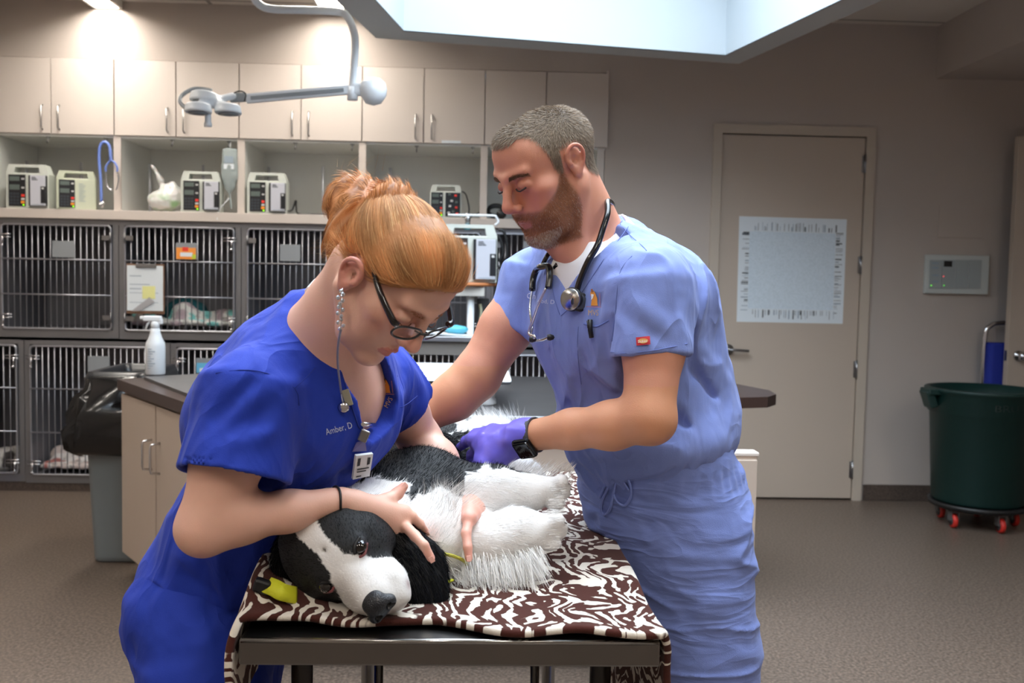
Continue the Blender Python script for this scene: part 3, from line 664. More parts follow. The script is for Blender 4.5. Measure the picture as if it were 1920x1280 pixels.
for z, s_, am in ((.50,1.1,.018),(.52,1.22,.03),(.60,1.30,.03),(.68,1.24,.03),(.76,1.18,.02),(.80,1.06,.008),(.84,1.04,.0),(.855,1.0,0),(.85,.86,0),(.72,.82,.0),(.6,.8,0)):
    lp = []
    for k, (x, y) in enumerate(rrect(.128,.26,.045,12)):
        w = am*(math.sin(k*1.9+z*20)+.6*math.sin(k*.83+z*33)); lf = 1+(.25*max(0, (.80-z)/.3) if (x < 0 and z < .8) else 0); lp.append((bx+x*s_*lf+w*.6*(x/.13), by+y*s_+w*(y/.27)*.6, z+w*.3))
    L.append(lp)
loft(b, L); b.out('bin_liner', mat('black_liner', (14,14,16), .22, coat=.3, bump=.5, bscale=30), t, True)
b = B(); L = [[(bx+x*s_, by+y*s_, z) for x, y in rrect(.14,.265,.045)] for z, s_ in ((.79,1.0),(.845,1.0),(.87,.93),(.87,.72),(.83,.70))]; loft(b, L); b.out('bin_rim', mat('bin_rim_plastic', (30,32,36), .3), t, True)
# big green bin on a dolly
m_green = mat('dark_green_plastic', (6,42,39), .45); gx, gy = P(1838,800,5.43)[0], 5.42
t = thing('round_waste_bin', 'large round dark green waste bin on a black dolly with red wheels', 'bin', (gx,gy,0)); z1 = P(1838,727,5.42)[2]
b = B(); b.lathe([(.235,.135),(.245,.15),(.272,z1-.14),(.285,z1-.13),(.285,z1-.03),(.30,z1-.02),(.305,z1-.005),(.30,z1),(.275,z1),(.262,z1-.15),(.225,.16),(.0,.155)], (gx,gy,0), n=48); b.out('bin_body', m_green, t, True)
for s_ in (-1, 1):
    b = B(); b.box((gx+s_*.315, gy-.02, z1-.06), (.022,.05,.05), Matrix.Rotation(s_*.35, 3, 'Y'), .008); b.box((gx+s_*.30,gy-.02,z1-.02), (.04,.06,.016), bev=.006); b.out('side_handle', m_green, t, True)
v_, f_ = text_polys('BRUTE', .062); m_gtext = mat('raised_dark_lettering', (3,28,26), .5); w_ = v_[:,0].max()
vv = []
for p in v_: an = -PI/2+(p[0]*1.15-w_*.6+.03)/.285; vv.append((gx+.2868*math.cos(an), gy+.2868*math.sin(an), z1-.098+p[1]*.8))
meshobj('raised_lettering', vv, f_, m_gtext, t, True)
m_red = mat('red_wheel', (200,45,35), .5)
dl = thing('bin_dolly', 'round black dolly with red wheels under the green waste bin', 'dolly', (gx,gy,0))
B().lathe([(.0,.10),(.23,.10),(.255,.11),(.262,.135),(.245,.134),(.0,.133)], (gx,gy,0), n=40).out('platform', m_black, dl, True)
for k in range(5):
    an = -PI/2+.15+k*2*PI/5; wx, wy = gx+.2*math.cos(an), gy+.2*math.sin(an)
    fk = B().box((wx-.02, wy, .072), (.004,.02,.03)).box((wx+.02,wy,.072), (.004,.02,.03)).box((wx,wy,.098), (.024,.024,.004)).out('caster', m_steel_d, dl, True)
    B().lathe([(.012,-.014),(.03,-.014),(.04,-.009),(.04,.009),(.03,.014),(.012,.014)], (wx,wy-.003,.042), axis='X', n=20).out('wheel', m_red, fk, True); B().lathe([(.0,-.0155),(.027,-.0155),(.029,0),(.027,.0155),(.0,.0155)], (wx,wy-.003,.042), axis='X', n=16).out('hub', m_dgrey, fk, True)
# folded cart with blue cover behind the open door
cx, cy = P(1878,660,5.9)[0], 5.925
t = thing('folding_cart', 'folding cart with chrome handle and bright blue bag beside the open door', 'cart', (cx,cy,0)); za = P(1878,606,5.85)[2]
xa_ = P(1858,640,5.85)[0]; b = B(); b.tube(smooth_path([(xa_,cy,.0),(xa_,cy,.6),(xa_,cy,za-.10),(xa_+.03,cy,za-.02),(xa_+.1,cy,za),(xa_+.3,cy,za),(xa_+.37,cy,za-.02),(xa_+.4,cy,za-.1),(xa_+.4,cy,.3),(xa_+.4,cy,0)], 5), .014, 10); b.out('handle_frame', m_chrome, t, True)
b = B(); L = [[(xa_+.2+x, cy-.01+y, z) for x, y in rrect(w_, .045, .03)] for z, w_ in ((.2,.20),(.5,.20),(za-.13,.19),(za-.12,.18))]; r = loft(b, L); b.bm.faces.new(r[0]); b.bm.faces.new(r[-1]); b.out('cover', mat('royal_blue_fabric', (16,38,140), .8), t, True)
q = P(1917, 915, 5.45); t = thing('clear_bag', 'crumpled clear plastic bag at the right edge beside the green bin', 'bag', (q[0]+.07, 5.2, 0)); s = SDF(); s.ell(q+V(.09,-.1,.0), (.09,.07,.10), k=.03); s.ell(q+V(.12,-.1,-.25), (.12,.09,.2), k=.05); s.post = lambda p, d: d+.008*vnoise(p*35)+.006*vnoise(p*70)
sdfobj('bag_body', s, .010, mat('clear_film', (70,72,76), .15, coat=.6), t)
# ---------------------------------------------------------------- surgical lamp
m_lampw = mat('lamp_white', (228,233,238), .35); m_lampg = mat('lamp_grey', (140,146,150), .4)
dY = 4.6; Q = lambda x, y, d_=dY: P(x, y, d_)
t = thing('surgical_lamp', 'white ceiling mounted surgical lamp with three pod head and bent arm', 'lamp', Q(660,0))
cz = CZ; pA = Q(483,6,4.3)
b = B(); b.tube(smooth_path([Q(440,-60,4.0), Q(466,-20,4.2), Q(486,8,4.35), Q(512,17,4.42), Q(570,19,4.5), Q(630,22,4.6), Q(650,30,4.6), Q(663,58,4.6), Q(666,90,4.6), Q(662,150,4.6), Q(661,185,4.6)], 8), .017, 14)
b.tube([V(*Q(440,-60,4.0)), V(Q(440,-60,4.0)[0], Q(440,-60,4.0)[1], CZ)], .03, 12); b.out('hanging_arm', m_lampw, t, True)
b = B(); c_ = Q(700,172); b.lathe([(.0,-.062),(.035,-.052),(.058,-.02),(.062,.01),(.055,.04),(.03,.06),(0,.066)], c_, n=24, rot=Matrix.Rotation(.15, 3, 'X')); b.out('counterweight', m_whitep, t, True)
b = B(); b.box(Q(680,168), (.05,.022,.028), bev=.012); b.lathe([(.024,-.028),(.024,.03)], Q(661,176), n=16); b.out('joint', m_whitep, t, True)
b = B(); a_, e_ = V(*Q(655,168)), V(*Q(462,185)); mdp = (a_+e_)/2; ang = math.atan2((a_-e_)[2], (a_-e_)[0]); b.box(mdp, (np.linalg.norm(a_-e_)/2, .014, .021), Matrix.Rotation(-ang, 3, 'Y'), .004)
sa = b.out('spring_arm', m_lampw, t, True); b = B(); b.box(mdp+V(0,-.016,-.002), (np.linalg.norm(a_-e_)/2*.9, .003, .008), Matrix.Rotation(-ang, 3, 'Y')); b.out('arm_groove', m_lampg, sa, True)
b = B(); b.tube(smooth_path([Q(428,180,4.57), Q(436,176,4.57), Q(447,171,4.56), Q(456,172,4.56), Q(461,178,4.57), Q(458,190,4.58)], 4), .003, 6); b.out('cable', m_black, t, True)
b = B(); b.box(Q(446,183), (.035,.014,.02), Matrix.Rotation(-.1, 3, 'Y'), .006); b.out('wrist_joint', m_lampg, t, True)
hd = SDF(); pods = [(381,182,4.50),(372,204,4.44),(428,206,4.50)]; cc = V(*Q(392,196,4.5))
for x, y, d_ in pods: hd.cone(V(*Q(x,y,d_))+V(0,0,.022), V(*Q(x,y,d_))+V(0,-.003,-.018), .052, .060, rd=.008, k=.006)
for x, y, d_ in pods: hd.cap(cc+V(0,0,.012), V(*Q(x,y,d_))+V(0,0,.012), .020, k=.015)
hd.cap(cc+V(0,0,.012), V(*Q(436,180,4.57)), .016, k=.03)
sdfobj('lamp_head', hd, .005, m_lampw, t)
b = B(); rg = [V(*Q(366,190,4.6))+V(0,.06,.012)]; b.tube(smooth_path([Q(398,170,4.58), Q(366,166,4.56), Q(342,178,4.52), Q(338,192,4.48), Q(352,205,4.44)], 6), .009, 8); b.out('guard_rail', m_lampg, t, True)
for x, y, d_ in pods:
    b = B(); c_ = V(*Q(x,y,d_))+V(0,-.003,-.019); b.lathe([(.044,.0),(.042,-.004),(.020,-.002),(.018,-.006),(.0,-.007)], c_, n=20); b.out('lens', m_lampg, t, True)
B().lathe([(.014,.0),(.014,-.055),(.017,-.06),(.017,-.075),(.0,-.077)], V(*Q(390,205,4.46)), n=16).out('grip', m_whitep, t, True)
# ---------------------------------------------------------------- infusion pumps
m_pump = mat('pump_cream', (210,215,207), .45); m_pumpc = mat('pump_yellowed', (198,204,182), .45); m_pdoor = mat('pump_door', (196,198,208), .4); m_pblack = mat('pump_panel_black', (24,26,30), .35); m_lcd = mat('lcd_grey', (92,104,100), .3)
m_key = mat('key_dark', (52,58,66), .5); m_keyr = mat('key_red', (235,60,50), .4); m_keyo = mat('key_orange', (245,150,50), .4); m_keyw = mat('key_white', (210,210,210), .4); m_led = mat('led_green', (150,255,30), .4, emit=(150,255,30), es=1.2)
def px_(b, poly, y0, y1):
    a = [b.bm.verts.new((x, y0, z)) for x, z in poly]; c = [b.bm.verts.new((x, y1, z)) for x, z in poly]; n = len(poly); b.bm.faces.new(a); b.bm.faces.new(c[::-1])
    for i in range(n): b.bm.faces.new((a[i], c[i], c[(i+1)%n], a[(i+1)%n]))
def pump(loc, W_, lb, variant=0, rz=0, lamp=True, scale=1.0):
    t = thing('infusion_pump', lb, 'infusion pump', loc, rz, 'infusion pumps'); w, h, dp = W_/2, W_*.84, .10; bd = m_pump if variant != 1 else m_pumpc
    b = B()   # body profile with chamfered top and a handle opening
    b.bb((-w, 0, 0), (w, dp, h), .006); b.out('housing', bd, t)
    b = B(); hz = W_*.2; zz = h
    for p in (((-w,0,zz), (-w+.02,.01,zz+hz)), ): pass
    th = .022
    px_(b, [(-w,zz-.004),(-w*.62,zz-.004),(-w*.52,zz+hz),(-w*.84,zz+hz)], 0, dp*.8); px_(b, [(w*.62,zz-.004),(w,zz-.004),(w*.84,zz+hz),(w*.52,zz+hz)], 0, dp*.8); px_(b, [(-w*.84,zz+hz*.68),(w*.84,zz+hz*.68),(w*.82,zz+hz),(-w*.82,zz+hz)], .002, dp*.8); b.out('carry_handle', bd, t)
    if variant == 2: px0, px1 = -w*.93, -w*.18
    else: px0, px1 = -w*.86, -w*.06
    pn = B().bb((px0, -.004, h*.06), (px1, .0, h*.95), .001).out('key_panel', m_pblack, t)
    pw = px1-px0; f = lambda u, v_: (px0+pw*u, -.0055, h*(.06+.89*v_))
    def cell(u0, v0, u1, v1, m, nm): a, c = f(u0, v0), f(u1, v1); B().bb((a[0], -.0065, a[2]), (c[0], -.004, c[2])).out(nm, m, pn)
    cell(.08,.80,.66,.94,m_lcd,'display'); cell(.08,.52,.66,.68,m_lcd,'display')
    for r_ in range(4):
        for c_ in range(3): cell(.08+c_*.2, .06+r_*.1, .08+c_*.2+.15, .06+r_*.1+.07, m_key, 'key')
    cell(.76,.30,.96,.38,m_keyr,'red_key'); cell(.76,.20,.96,.26,m_keyw,'white_key'); cell(.74,.09,.96,.17,m_keyo,'orange_key'); cell(.78,.84,.94,.89,m_keyw,'key'); cell(.78,.56,.94,.61,m_keyw,'key')
    if lamp: a = f(.9,.04); B().lathe([(.0042,0),(.0042,-.004),(0,-.005)], (a[0], -.006, a[2]), axis='Y', n=10).out('green_led', m_led, pn)
    if variant in (0, 3):
        dr = B().bb((w*.14, -.022, h*.07), (w*.97, .0, h*.93), .003).out('door', m_pblack, t)
        B().bb((w*.24, -.03, h*.075), (w*.95, -.02, h*.925), .003).out('door_cover', m_pdoor, dr); B().bb((w*.74, -.033, h*.15), (w*.97, -.028, h*.62), .002).out('door_latch', m_pblack, dr); B().bb((w*.80, -.035, h*.54), (w*.90, -.032, h*.59)).out('latch_button', m_keyw, dr)
        for k in range(3): B().bb((w*.32, -.0305, h*(.86-k*.035)), (w*(.5+.05*k), -.0295, h*(.88-k*.035))).out('logo_line', m_ink, dr)
        B().bb((w*.33,-.0305,h*.10),(w*.9,-.0295,h*.115)).out('print_line', m_inkl, dr)
    if variant == 1:
        for k in range(11): B().bb((w*.14, -.0012, h*(.82-k*.055)), (w*(.36+.06*(k*5%3)), .0, h*(.835-k*.055))).out('print_line', m_inkl, t)
    if variant == 2:
        op = B().bb((-w*.02, -.003, h*.05), (w*.93, .0, h*.95), .001).out('open_bay', m_pblack, t)
        for k, (u, v_, m_) in enumerate(((.15,.85,m_lcd),(.55,.8,m_keyr),(.3,.6,m_keyw),(.6,.55,m_lcd),(.2,.4,m_keyw),(.6,.35,m_keyr),(.4,.2,m_lcd),(.65,.12,m_keyr),(.12,.15,m_keyw))): B().bb((w*u, -.009, h*v_), (w*(u+.16), -.003, h*(v_+.08)), .001).out('bay_fitting', m_, op)
    return t
def onshelf(px0, px1, lb, variant, rz=0):
    a, c = P(px0, 390, WY-.03), P(px1, 390, WY-.03); pump(((a[0]+c[0])/2, WY-.03, SHZ), (c[0]-a[0]), lb, variant, rz)
onshelf(11, 91, 'cream infusion pump with silver door at the far left of the shelf', 0)
onshelf(108, 178, 'yellowed infusion pump with printed lines, second from the left', 1, .28)
onshelf(339, 413, 'cream infusion pump between the plastic bag and the fluid bag', 0, .02)
onshelf(463, 537, 'cream infusion pump left of the woman with a loose cord beside it', 0, .02)
onshelf(806, 865, 'infusion pump with open black bay above the head of the woman', 2)
# rods behind the pumps
r0 = None
for i, (x, y, lb) in enumerate(((50,300,'behind the leftmost pump'), (152,300,'behind the yellowed pump'), (281,310,'behind the plastic bag'), (381,308,'behind the third pump'), (504,308,'behind the fourth pump'), (606,316,'standing free left of the bun'), (732,318,'standing free right of the bun'))):
    q = P(x, y, WY+.30 if i < 5 else WY+.2)
    if r0 is None: r0 = B().tube([(0,0,0),(0,0,.31)], .009, 10).lathe([(.03,0),(.03,.006),(.012,.012),(0,.012)], (0,0,0), n=16).out('pump_rod', mat('rod_metal', (190,192,196), .35, .4)); o = r0
    else: o = r0.copy(); C.objects.link(o)
    o.location = (q[0], q[1], SHZ); props(o, 'steel mounting rod on the shelf ' + lb, 'rod', 'steel rods on the shelf')
# plastic bag of greens
q = P(303,384,WY-.02); t = thing('plastic_bag', 'knotted translucent plastic bag with pale green contents on the shelf', 'bag', (q[0], WY+.02, SHZ))
cx_, cy_, cz_ = q[0], WY+.06, SHZ
s = SDF(); s.ell((cx_,cy_,cz_+.07), (.105,.075,.068), k=.03); s.ell((cx_+.05,cy_,cz_+.10), (.06,.05,.06), k=.04); s.cap((cx_-.01,cy_,cz_+.13), (cx_-.035,cy_,cz_+.20), .012, .014, k=.035); s.cap((cx_-.035,cy_,cz_+.20), (cx_-.075,cy_,cz_+.265), .014, .02, k=.02, sq=(V(.6,0,.8),.5)); s.cap((cx_+.01,cy_,cz_+.14), (cx_+.04,cy_,cz_+.17), .02, .015, k=.02)
s.post = lambda p, d: d+.0045*vnoise(p*38)+.003*vnoise(p*80)
def bagcol(v): t_ = sstep(vnoise((v)*18), -.2, .5)*sstep(v[:,2], SHZ+.13, SHZ+.04)*sstep(v[:,2], SHZ-.005, SHZ+.03); return lin(212,212,210)*(1-t_[:,None])+lin(150,190,140)*t_[:,None]
sdfobj('bag_body', s, .006, mat('bag_film', (220,220,220), .25, attr=True, sss=.1), t, bagcol)
# fluid bag hanging
qx = P(429,330,WY-.02)[0]; zt = zbot-.05; t = thing('fluid_bag', 'clear fluid bag with white label hanging from a hook before the third upright', 'fluid bag', (qx, WY+.0, zt))
s = SDF(); s.ell((qx,WY+.0,zt-.14), (.044,.02,.13), k=.01); s.box((qx,WY+.0,zt-.10), (.043,.008,.09), rd=.008, k=.02); s.cap((qx+.0,WY,zt-.26), (qx+.01,WY,zt-.36), .006, .005, k=.012); s.post = lambda p, d: d+.002*vnoise(p*40)
sdfobj('bag_body', s, .004, mat('fluid_film', (188,200,200), .15, trans=.35), t); B().bb((qx-.03,WY-.021,zt-.13),(qx+.03,WY-.018,zt-.10)).out('label', m_paper, t, True); B().bb((qx-.026,WY-.0225,zt-.095),(qx+.026,WY-.018,zt-.055)).out('print', m_inkl, t, True)
B().tube([(qx,WY+.01,zt-.01),(qx,WY+.02,zt+.03)], .003, 6).out('hanger', m_whitep, t, True); B().tube(smooth_path([(qx+.0,WY-.01,zt-.30),(qx-.03,WY-.03,zt-.34),(qx-.055,WY-.04,zt-.38),(qx-.06,WY-.05,zt-.43)], 5), .003, 6).out('line', m_whitep, t, True)
# blue stethoscope hanging
m_sblue = mat('blue_tubing', (112,138,214), .4); t = thing('hanging_stethoscope', 'light blue stethoscope hanging from a hook beside the second upright', 'stethoscope', P(196,268,WY))
U = lambda x, y: P(x, y, WY-.03)
B().tube(smooth_path([U(190,378), U(189,340), U(186,300), U(187,277), U(193,267), U(201,268), U(206,278), U(208,303)], 6), .0085, 10).out('tubing', m_sblue, t, True)
b = B(); b.tube(smooth_path([U(208,300), U(201,308), U(198,316), U(199,322)], 4), .006, 8); b.tube(smooth_path([U(208,300), U(216,306), U(220,316), U(219,322)], 4), .006, 8); b.out('yoke', m_sblue, t, True)
b = B(); b.tube(smooth_path([U(199,320), U(199,340), U(203,352), U(209,356)], 5), .004, 8); b.tube(smooth_path([U(219,320), U(222,335), U(220,350), U(217,356)], 5), .004, 8); b.lathe([(.0,-.008),(.006,0),(0,.008)], U(209,356), n=8); b.out('ear_tubes', m_chrome, t, True)
b = B(); b.lathe([(.0,-.02),(.018,-.018),(.02,-.008),(.008,0),(.012,.012),(0,.014)], U(192,383)+V(0,.0,.005), n=16, rot=Matrix.Rotation(.9, 3, 'Y')); b.out('chest_piece', m_chrome, t, True)
# cords on the shelf
o = B().tube(smooth_path([P(538,398,WY-.0)+V(0,0,.008), (X(548),WY+.02,SHZ+.03), (X(549,380),WY+.1,SHZ+.09), (X(552,380),WY+.06,SHZ+.05), (X(560,390),WY+.0,SHZ+.006), (X(590,390),WY+.02,SHZ+.006), (X(640,390),WY+.05,SHZ+.006)], 6), .005, 6).out('power_cord', m_black); props(o, 'thin black power cord lying on the shelf right of the fourth pump', 'cord')
xh = X(931,393); t = thing('headset', 'coiled black headset lying at the right end of the shelf', 'headset', (xh,WY+.05,SHZ)); b = B()
for k, (r_, dz) in enumerate(((.052,0),(.045,.006),(.05,.012))): b.tube([(xh+r_*math.cos(a), WY+.05+.02*math.sin(a), SHZ+.045+dz+.034*math.sin(a)) for a in np.linspace(0, 2*PI, 24)[:-1]], .009, 8, closed=True)
b.out('coil', m_black, t, True); B().lathe([(.0,-.02),(.026,-.02),(.03,0),(.026,.02),(0,.02)], (xh+.03,WY+.02,SHZ+.032), axis='Y').out('ear_cup', m_black, t, True)
o = B().tube(smooth_path([(X(866,370),WY,SHZ+.16),(X(874,360),WY,SHZ+.14),(X(880,370),WY+.02,SHZ+.06),(X(878,390),WY+.02,SHZ+.01),(X(895,390),WY,SHZ+.03),(X(902,385),WY+.04,SHZ+.05)], 6), .004, 6).out('black_cord', m_black); props(o, 'thin black cord drooping from the lone pump', 'cord')
# wheeled pump stand with pump
SY = 5.17; sx_ = P(882,600,SY)[0]; zt_ = P(900,530,SY)[2]
t = thing('pump_stand', 'white wheeled pole stand with round wooden shelf behind the woman', 'stand', (sx_,SY,0))
B().tube([(sx_,SY,.05),(sx_,SY,zt_-.05)], .0185, 14).out('pole', m_whitep, t, True); B().bb((sx_-.13,SY-.05,zt_-.07),(sx_+.07,SY+.05,zt_-.02), .004).out('bracket', mat('cream_bracket', (200,196,190), .5), t, True)
B().lathe([(.0,-.018),(.14,-.018),(.145,-.009),(.14,0),(0,0)], (sx_-.01,SY+.06,zt_), n=32).out('wooden_shelf', mat('wood_shelf', (190,120,72), .5, noise=.1, nscale=30), t, True)
for k in range(5): an = k*2*PI/5+.3; B().tube([(sx_,SY,.08),(sx_+.27*math.cos(an),SY+.27*math.sin(an),.06)], .014, 8).lathe([(.0,-.02),(.03,-.018),(.03,.018),(0,.02)], (sx_+.27*math.cos(an),SY+.27*math.sin(an),.03), axis='Y', n=12).out('leg', m_dgrey, t, True)
xw = P(932,470,SY)[0]-P(868,470,SY)[0]+.11; pump((P(932,470,SY)[0]-xw/2, SY-.03, zt_), xw, 'cream infusion pump on the wheeled stand beside the chin of the man', 3, 0)
o = B().tube(smooth_path([P(935,430,SY)+V(0,.05,0), P(944,432,SY)+V(0,.05,0), P(950,450,SY)+V(0,.05,0), P(951,480,SY)+V(0,.05,0), P(942,498,SY)+V(0,.05,0), P(934,500,SY)+V(0,.05,0)], 6), .008, 8).tube(smooth_path([P(934,440,SY)+V(0,.05,0), P(941,455,SY)+V(0,.05,0), P(943,475,SY)+V(0,.05,0), P(936,490,SY)+V(0,.05,0)], 6), .008, 8).out('coiled_cable', m_black); props(o, 'thick black cable looped at the side of the pump on the stand', 'cable')
o = B().tube([P(876,428,SY)+V(0,.04,0), P(878,398,SY)+V(0,.04,0)], .014, 10).out('pole_top', m_steel, t, True); B().tube([P(876,430,SY)+V(0,.03,0), P(876,420,SY)+V(0,.03,0)], .018, 10).out('blue_band', m_teal, t, True)
b = B(); b.tube(smooth_path([P(840,403,SY), P(920,404,SY), P(930,407,SY), P(934,416,SY), P(928,422,SY)], 5), .006, 8); b.out('top_rail', m_whitep, t, True)
xs_ = P(904,600,SY+.1)[0]; o = thing('tube_holder', 'dark grey upright tube holder right of the white pole', 'holder', (xs_,SY+.1,0)); B().bb((xs_-.03,SY+.07,.9),(xs_+.035,SY+.12,P(900,560,SY)[2]), .003).out('holder_body', m_dgrey, o, True); B().bb((xs_-.03,SY+.06,0),(xs_+.035,SY+.13,.9), .003).out('holder_base', m_dgrey, o, True)
B().tube(smooth_path([P(898,680,SY+.05), P(899,620,SY+.05), P(902,585,SY+.05), P(900,570,SY+.05)], 5), .008, 8).out('pale_tube', mat('pale_tubing', (206,206,176), .4), o, True)
# ---------------------------------------------------------------- bedding in the cages
def bedding(x0, x1, ypx, lb, seed, cols, hgt, name='bedding'):
    a, c = XZ(x0), XZ(x1); zf = P((x0+x1)/2, ypx, WY)[2]; s = SDF(); r_ = random.Random(seed)
    s.box(((a+c)/2, WY+.3, zf+.02), ((c-a)/2, .24, .016), rd=.012, k=.02)
    for k in range(7): s.ell((r_.uniform(a+.05,c-.05), WY+r_.uniform(.10,.4), zf+.05), (r_.uniform(.05,.1), .07, r_.uniform(.3,1)*hgt), k=.03)
    s.post = lambda p, d: d+.006*vnoise(p*28, seed)
    def cf(v): n_ = vnoise(v*14, seed+3); n2 = vnoise(v*40, seed+5); o_ = np.tile(lin(*cols[0]), (len(v), 1)); o_[n_ > .1] = lin(*cols[1]); o_[n_ < -.45] = lin(*cols[2]); o_[n2 > .5] *= .6; return o_
    o = sdfobj(name, s, .012, mat('blanket_cloth', (200,200,200), .9, attr=True), None, cf); props(o, lb, 'bedding', 'bedding in the cages'); o.name = name
bedding(236, 440, 612, 'patterned white, teal and pink bedding inside the cage behind the clipboard', 2, ((214,214,210),(176,160,168),(120,190,188)), .09)
q = P(345,575,WY+.3); s = SDF(); s.ell((q[0],WY+.33,q[2]-.04), (.13,.08,.10), k=.02); s.post = lambda p, d: d+.012*vnoise(p*16); o = sdfobj('teal_cloth', s, .012, mat('teal_fabric', (20,84,92), .8), None); props(o, 'dark teal cloth heaped at the back of the clipboard cage', 'cloth')
bedding(60, 300, 885, 'white bedding with red marks on the floor of the lower cage by the bin', 6, ((226,222,220),(214,200,196),(190,120,116)), .07)
bedding(-40, 36, 885, 'white and red bedding in the lower cage at the left edge', 9, ((206,204,202),(150,60,60),(60,56,56)), .08)
o = B().box((XZ(0)-.02, 5.85, .02), (.04,.03,.018), bev=.012).out('blue_toy', mat('blue_rubber', (30,90,200), .5)); props(o, 'small blue object on the floor at the left edge below the cages', 'toy')
# ================================================================ exam table
TZ = .84; TX0, TX1, TY0, TY1 = P(447,1216,1.317)[0], P(1238,1222,1.317)[0], 1.317, 2.49
tb = thing('exam_table', 'stainless steel exam table under the zebra patterned blanket', 'table', ((TX0+TX1)/2, (TY0+TY1)/2, 0))
m_tsteel = mat('table_steel', (130,128,126), .28, 1.0, noise=.06, nscale=10)
B().bb((TX0,TY0,TZ-.036), (TX1,TY1,TZ), .003).out('table_top', m_tsteel, tb, True)
m_rim = mat('table_rim_steel', (170,170,168), .2, 1.0); B().tube([(TX0+.003,TY0+.002,TZ-.002),(TX1-.003,TY0+.002,TZ-.002)], .004, 8).out('front_rim', m_rim, tb, True)
for x in (TX0+.065, TX1-.065):
    for y in (TY0+.12, TY1-.12): B().tube([(x,y,.0),(x,y,TZ-.03)], .016, 12).lathe([(.02,0),(.022,.01),(.018,.03)], (x,y,0), n=12).out('leg', m_tsteel, tb, True)
for x in (TX0+.16, TX1-.15): B().tube([(x,TY0+.3,.04),(x,TY0+.3,TZ-.03)], .008, 10).out('support_rod', m_rim, tb, True)
B().tube([(TX0+.065,TY0+.12,.18),(TX1-.065,TY0+.12,.18)], .012, 8).tube([(TX0+.065,TY1-.12,.18),(TX1-.065,TY1-.12,.18)], .012, 8).out('cross_bar', m_tsteel, tb, True)
# blanket
mz = mat('zebra_fleece', (70,40,34), .95, sheen=.08, spec=.1); nt = mz.node_tree; bs = nt.nodes['Principled BSDF']; uv = nt.nodes.new('ShaderNodeUVMap'); uv.uv_map = 'UVMap'
def N(t, **k):
    n = nt.nodes.new(t)
    for a, v_ in k.items(): n.inputs[a].default_value = v_
    return n
n1 = N('ShaderNodeTexNoise', Scale=9.0, Detail=1.0); nt.links.new(uv.outputs[0], n1.inputs['Vector'])
sb = nt.nodes.new('ShaderNodeVectorMath'); sb.operation = 'SUBTRACT'; sb.inputs[1].default_value = (.5,.5,.5); nt.links.new(n1.outputs['Color'], sb.inputs[0])
sc_ = nt.nodes.new('ShaderNodeVectorMath'); sc_.operation = 'SCALE'; sc_.inputs['Scale'].default_value = .16; nt.links.new(sb.outputs[0], sc_.inputs[0])
n3 = N('ShaderNodeTexNoise', Scale=45.0, Detail=2.0); nt.links.new(uv.outputs[0], n3.inputs['Vector']); sb3 = nt.nodes.new('ShaderNodeVectorMath'); sb3.operation = 'SUBTRACT'; sb3.inputs[1].default_value = (.5,.5,.5); nt.links.new(n3.outputs['Color'], sb3.inputs[0])
sc3 = nt.nodes.new('ShaderNodeVectorMath'); sc3.operation = 'SCALE'; sc3.inputs['Scale'].default_value = .018; nt.links.new(sb3.outputs[0], sc3.inputs[0])
ad = nt.nodes.new('ShaderNodeVectorMath'); nt.links.new(uv.outputs[0], ad.inputs[0]); nt.links.new(sc_.outputs[0], ad.inputs[1]); ad2 = nt.nodes.new('ShaderNodeVectorMath'); nt.links.new(ad.outputs[0], ad2.inputs[0]); nt.links.new(sc3.outputs[0], ad2.inputs[1])
mpz = nt.nodes.new('ShaderNodeMapping'); mpz.inputs['Scale'].default_value = (80, 27, 1); nt.links.new(ad2.outputs[0], mpz.inputs[0])
n2 = N('ShaderNodeTexNoise', Scale=1.0, Detail=.0); nt.links.new(mpz.outputs[0], n2.inputs['Vector'])
rz_ = nt.nodes.new('ShaderNodeValToRGB'); rz_.color_ramp.elements[0].position = .530; rz_.color_ramp.elements[0].color = srgb(72,38,32); rz_.color_ramp.elements[1].position = .548; rz_.color_ramp.elements[1].color = srgb(226,218,206)
nt.links.new(n2.outputs['Fac'], rz_.inputs[0]); nt.links.new(rz_.outputs[0], bs.inputs['Base Color'])
nb_ = N('ShaderNodeTexNoise', Scale=900.0, Detail=2.0); nt.links.new(uv.outputs[0], nb_.inputs['Vector']); bp = N('ShaderNodeBump', Strength=.5, Distance=.002); nt.links.new(nb_.outputs['Fac'], bp.inputs['Height']); nt.links.new(bp.outputs[0], bs.inputs['Normal'])
